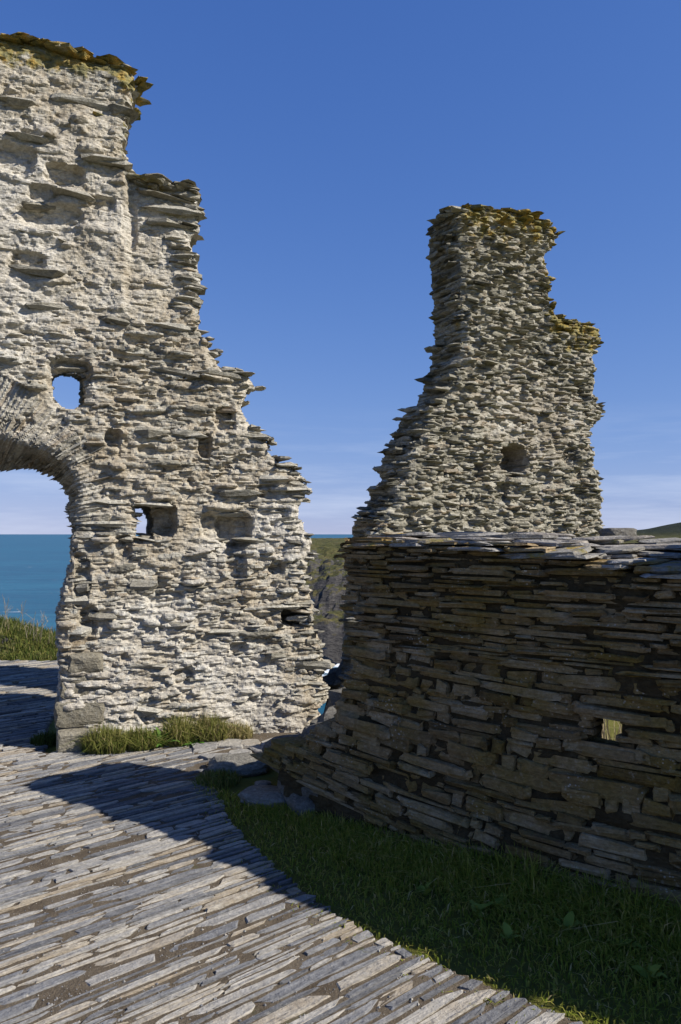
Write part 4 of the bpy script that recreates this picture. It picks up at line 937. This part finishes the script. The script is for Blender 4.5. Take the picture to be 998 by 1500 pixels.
# turf on the bank beyond the arch
nb_ = 26000; bx_ = rg.uniform(-8.5, -2.6, nb_); by_ = rg.uniform(9.95, 11.3, nb_); bz_ = ground_z(bx_, by_)
Vb, Fb, Cb = blades(np.stack([bx_, by_, bz_ - 0.02], 1), rg.uniform(0.03, 0.12, nb_), rg, 0.005, 0.7, (0.45, 0.25))
tag(link('bank_grass', mesh_np('bank_grass', Vb, Fb, Cb), M_bank), 'tussocky green grass covering the bank beyond the archway', 'grass', kind='stuff')

def tuft(x, y, r, h, n, mat, label, name='grass_tuft', cat='grass', tone=(0.5, 0.2), wid=0.003, lean=0.6, z=0.0, group=None, ry=None, splay=True):
    a_ = rg.uniform(0, 2 * pi, n); q = np.sqrt(rg.uniform(0, 1, n)); ry = ry or r
    px_ = np.cos(a_) * q * r; py_ = np.sin(a_) * q * ry
    hgt = h * rg.uniform(0.5, 1.1, n) * (1 - 0.35 * q)
    V_, F_, C_ = blades(np.stack([px_, py_, np.zeros(n)], 1), hgt, rg, wid, lean, tone, 0.8)
    return tag(link(name, mesh_np(name, V_, F_, C_), mat, None, (x, y, z)), label, cat, group)
def wall_g(px, off):                               # ground point in front of the arch wall at a photo column
    u = A.uz(px, 1090)[0]; return (A.O[0] + u * 0.942 + off * 0.336, A.O[1] + u * 0.336 - off * 0.942)
for px, off, r, h, n, lab, tn in [(152, 0.17, 0.16, 0.27, 1700, 'yellow-green grass tuft hugging the granite base block', (0.45, 0.2)),
                                (200, 0.17, 0.13, 0.24, 1200, 'dense grass tuft left of the bright green weed', (0.4, 0.22)),
                                (258, 0.15, 0.09, 0.32, 800, 'upright grass tuft between the two green weeds', (0.5, 0.2)),
                                (302, 0.14, 0.14, 0.30, 1000, 'thick drying grass tuft right of the low green rosette', (0.55, 0.25)),
                                (345, 0.10, 0.12, 0.18, 500, 'sparse brown grass tuft above the pale flagstones', (0.8, 0.15))]:
    g_ = wall_g(px, off); tuft(g_[0], g_[1], r, h, n, M_tuft, lab, tone=tn, group='grass tufts along the foot of the arch wall', ry=0.09)
g_ = gpt(66, 1092); tuft(g_[0] - 0.02, g_[1] + 0.05, 0.10, 0.13, 500, M_bank, 'dark grass tuft in the shadow beside the archway jamb', tone=(0.2, 0.15))
g_ = gpt(318, 1150); tuft(g_[0], g_[1] + 0.05, 0.14, 0.10, 700, M_tuft, 'grass tuft at the path edge in front of the boulder', tone=(0.3, 0.25))

def leaf_mesh(name, L, Wd, curl=0.35, fold=0.25, seed=0, serr=0.0):
    r_ = np.random.default_rng(seed); n = 8; V_ = []; 
    for i in range(n + 1):
        t = i / n; w = Wd / 2 * (sin(pi * min(1, t * 0.93 + 0.05)) ** 0.75) * (1 + (serr if i % 2 else -serr))
        x = L * t * cos(curl * t); z = L * (0.55 * t - curl * 1.1 * t * t) + r_.normal(0, 0.002)
        V_ += [(x, -w, z + fold * w), (x, 0, z), (x, w, z + fold * w + r_.normal(0, 0.003))]
    V_ = np.array(V_); Q = []
    for i in range(n):
        b_ = i * 3; Q += [(b_, b_ + 3, b_ + 4, b_ + 1), (b_ + 1, b_ + 4, b_ + 5, b_ + 2)]
    C_ = np.zeros((len(V_), 3)); C_[:, 0] = r_.uniform(0.1, 0.9); C_[:, 1] = 0.9
    return mesh_np(name, V_, np.array(Q), C_, smooth=True)
def plant(name, x, y, z, leaves, L, Wd, mat, label, cat='plant', group=None, rise=(0.1, 0.7), serr=0.0, seed=1, curl=0.5):
    root = tag(empty(name, (x, y, z)), label, cat, group); r_ = np.random.default_rng(seed)
    for k in range(leaves):
        l = L * r_.uniform(0.6, 1.1)
        link('leaf', leaf_mesh('leaf', l, Wd * r_.uniform(0.7, 1.1), curl * r_.uniform(0.5, 1.4), 0.25, seed * 31 + k, serr), mat, root, (r_.normal(0, 0.008), r_.normal(0, 0.008), 0.0),
             (r_.normal(0, 0.15), -r_.uniform(*rise), 2 * pi * k / leaves + r_.normal(0, 0.3)))
    return root
g_ = wall_g(232, 0.20); plant('thistle_weed', g_[0], g_[1], 0.0, 16, 0.19, 0.035, M_weed, 'bright green leafy weed among the tufts below the arch wall', serr=0.25, seed=3, rise=(0.3, 1.1))
g_ = wall_g(278, 0.21); plant('rosette_weed', g_[0], g_[1], 0.0, 12, 0.12, 0.025, M_weed, 'low green rosette weed left of the drying tuft', serr=0.3, seed=4, rise=(0.0, 0.4))
for i, (px, py, n, L, lab) in enumerate([(700, 1330, 6, 0.13, 'broad-leaved dock plant furthest left in the shaded verge'), (735, 1325, 5, 0.14, 'dock plant with an upright broad leaf in the verge'),
                                      (745, 1368, 4, 0.11, 'small low dock plant nearest the path edge'), (830, 1358, 5, 0.14, 'dock plant with big round leaves mid verge'),
                                      (915, 1382, 4, 0.12, 'pale broad-leaved dock plant right of the middle one'), (955, 1425, 5, 0.12, 'broad-leaved plant in the nearest right corner of the verge'), (620, 1300, 4, 0.09, 'tiny broad-leaved plant at the foot of the low wall')]):
    g_ = gpt(px, py, 0.03); plant('dock_plant', g_[0], g_[1], 0.0, n + 1, L * 0.68, 0.036, M_dock, lab, group='dock plants in the verge', seed=10 + i, rise=(0.25, 0.8))
# tall dry stems on the bank
def stems(name, x, y, z, n, h, spread, label, seed):
    r_ = np.random.default_rng(seed); V_ = []; Q = []; off = 0
    def seg(p, q, w):
        nonlocal off
        p, q = np.array(p), np.array(q); d = q - p; s1 = np.cross(d, (0, 1, 0.3)); s1 /= np.linalg.norm(s1); s2 = np.cross(d, s1); s2 /= np.linalg.norm(s2)
        for e, k in ((p, 1.0), (q, 0.7)):
            for a_ in (0, 2.09, 4.19): V_.append(e + (s1 * cos(a_) + s2 * sin(a_)) * w * k)
        for a_ in range(3): Q.append((off + a_, off + (a_ + 1) % 3, off + 3 + (a_ + 1) % 3, off + 3 + a_))
        off += 6
    for _ in range(n):
        b_ = np.array((r_.normal(0, spread * 0.4), r_.normal(0, 0.05), -0.05)); hh_ = h * r_.uniform(0.5, 1.1); t_ = b_ + np.array((r_.normal(0.12, 0.22) * hh_, r_.normal(0, 0.15) * hh_, hh_)); m_ = (b_ + t_) / 2 + r_.normal(0, 0.012, 3)
        seg(b_, m_, 0.004); seg(m_, t_, 0.003)
        for q in range(3):
            a_ = m_ + (t_ - m_) * r_.uniform(0.1, 0.9); seg(a_, a_ + np.array((r_.normal(0.02, 0.05), r_.normal(0, 0.03), r_.uniform(0.03, 0.10))), 0.0022)
    V_ = np.array(V_); C_ = np.zeros((len(V_), 3)); C_[:, 0] = r_.uniform(0.3, 1); C_[:, 1] = 1
    return tag(link(name, mesh_np(name, V_, np.array(Q), C_), M_dry, None, (x, y, z)), label, 'weed', 'dry stems on the bank')
for i, (px, y, h, n, lab) in enumerate([(10, 10.5, 0.42, 8, 'tall pale dry stems at the left end of the bank'), (48, 10.5, 0.38, 9, 'dry branching stems in the middle of the bank'), (68, 10.45, 0.32, 7, 'short dry stems nearest the archway jamb')]):
    x = (px - CX) / F * y; stems('dry_stems', x, y, float(ground_z(x, y)) + 0.03, n, h, 0.22, lab, 60 + i)
# plants on the wall tops
for i, (px, py, r, h, n, lab) in enumerate([(40, 54, 0.10, 0.05, 120, 'thin dry grass on top of the arch wall at the frame edge'), (92, 76, 0.08, 0.05, 120, 'dry grass tuft on top of the arch wall near the middle'), (120, 84, 0.10, 0.06, 160, 'grey dry tuft on top of the arch wall towards its end'), (212, 266, 0.05, 0.05, 140, 'tiny dry tuft on the broken shelf of the arch wall')]):
    u, z_ = A.uz(px, py); tuft(A.O[0] + u * 0.942 - 0.05, A.O[1] + u * 0.336 + 0.12, r, h, n, M_dry, lab, tone=(0.4, 0.3), z=z_ - 0.01, wid=0.002, group='dry tufts on the wall tops')
# dry undergrowth seen through the small hole in the low wall
tuft(1.98, 5.75, 0.5, 0.36, 190, M_dry, 'dry straw-coloured undergrowth seen through the small hole in the low wall', 'dry_undergrowth', 'grass', (0.5, 0.3), 0.004, 0.35)
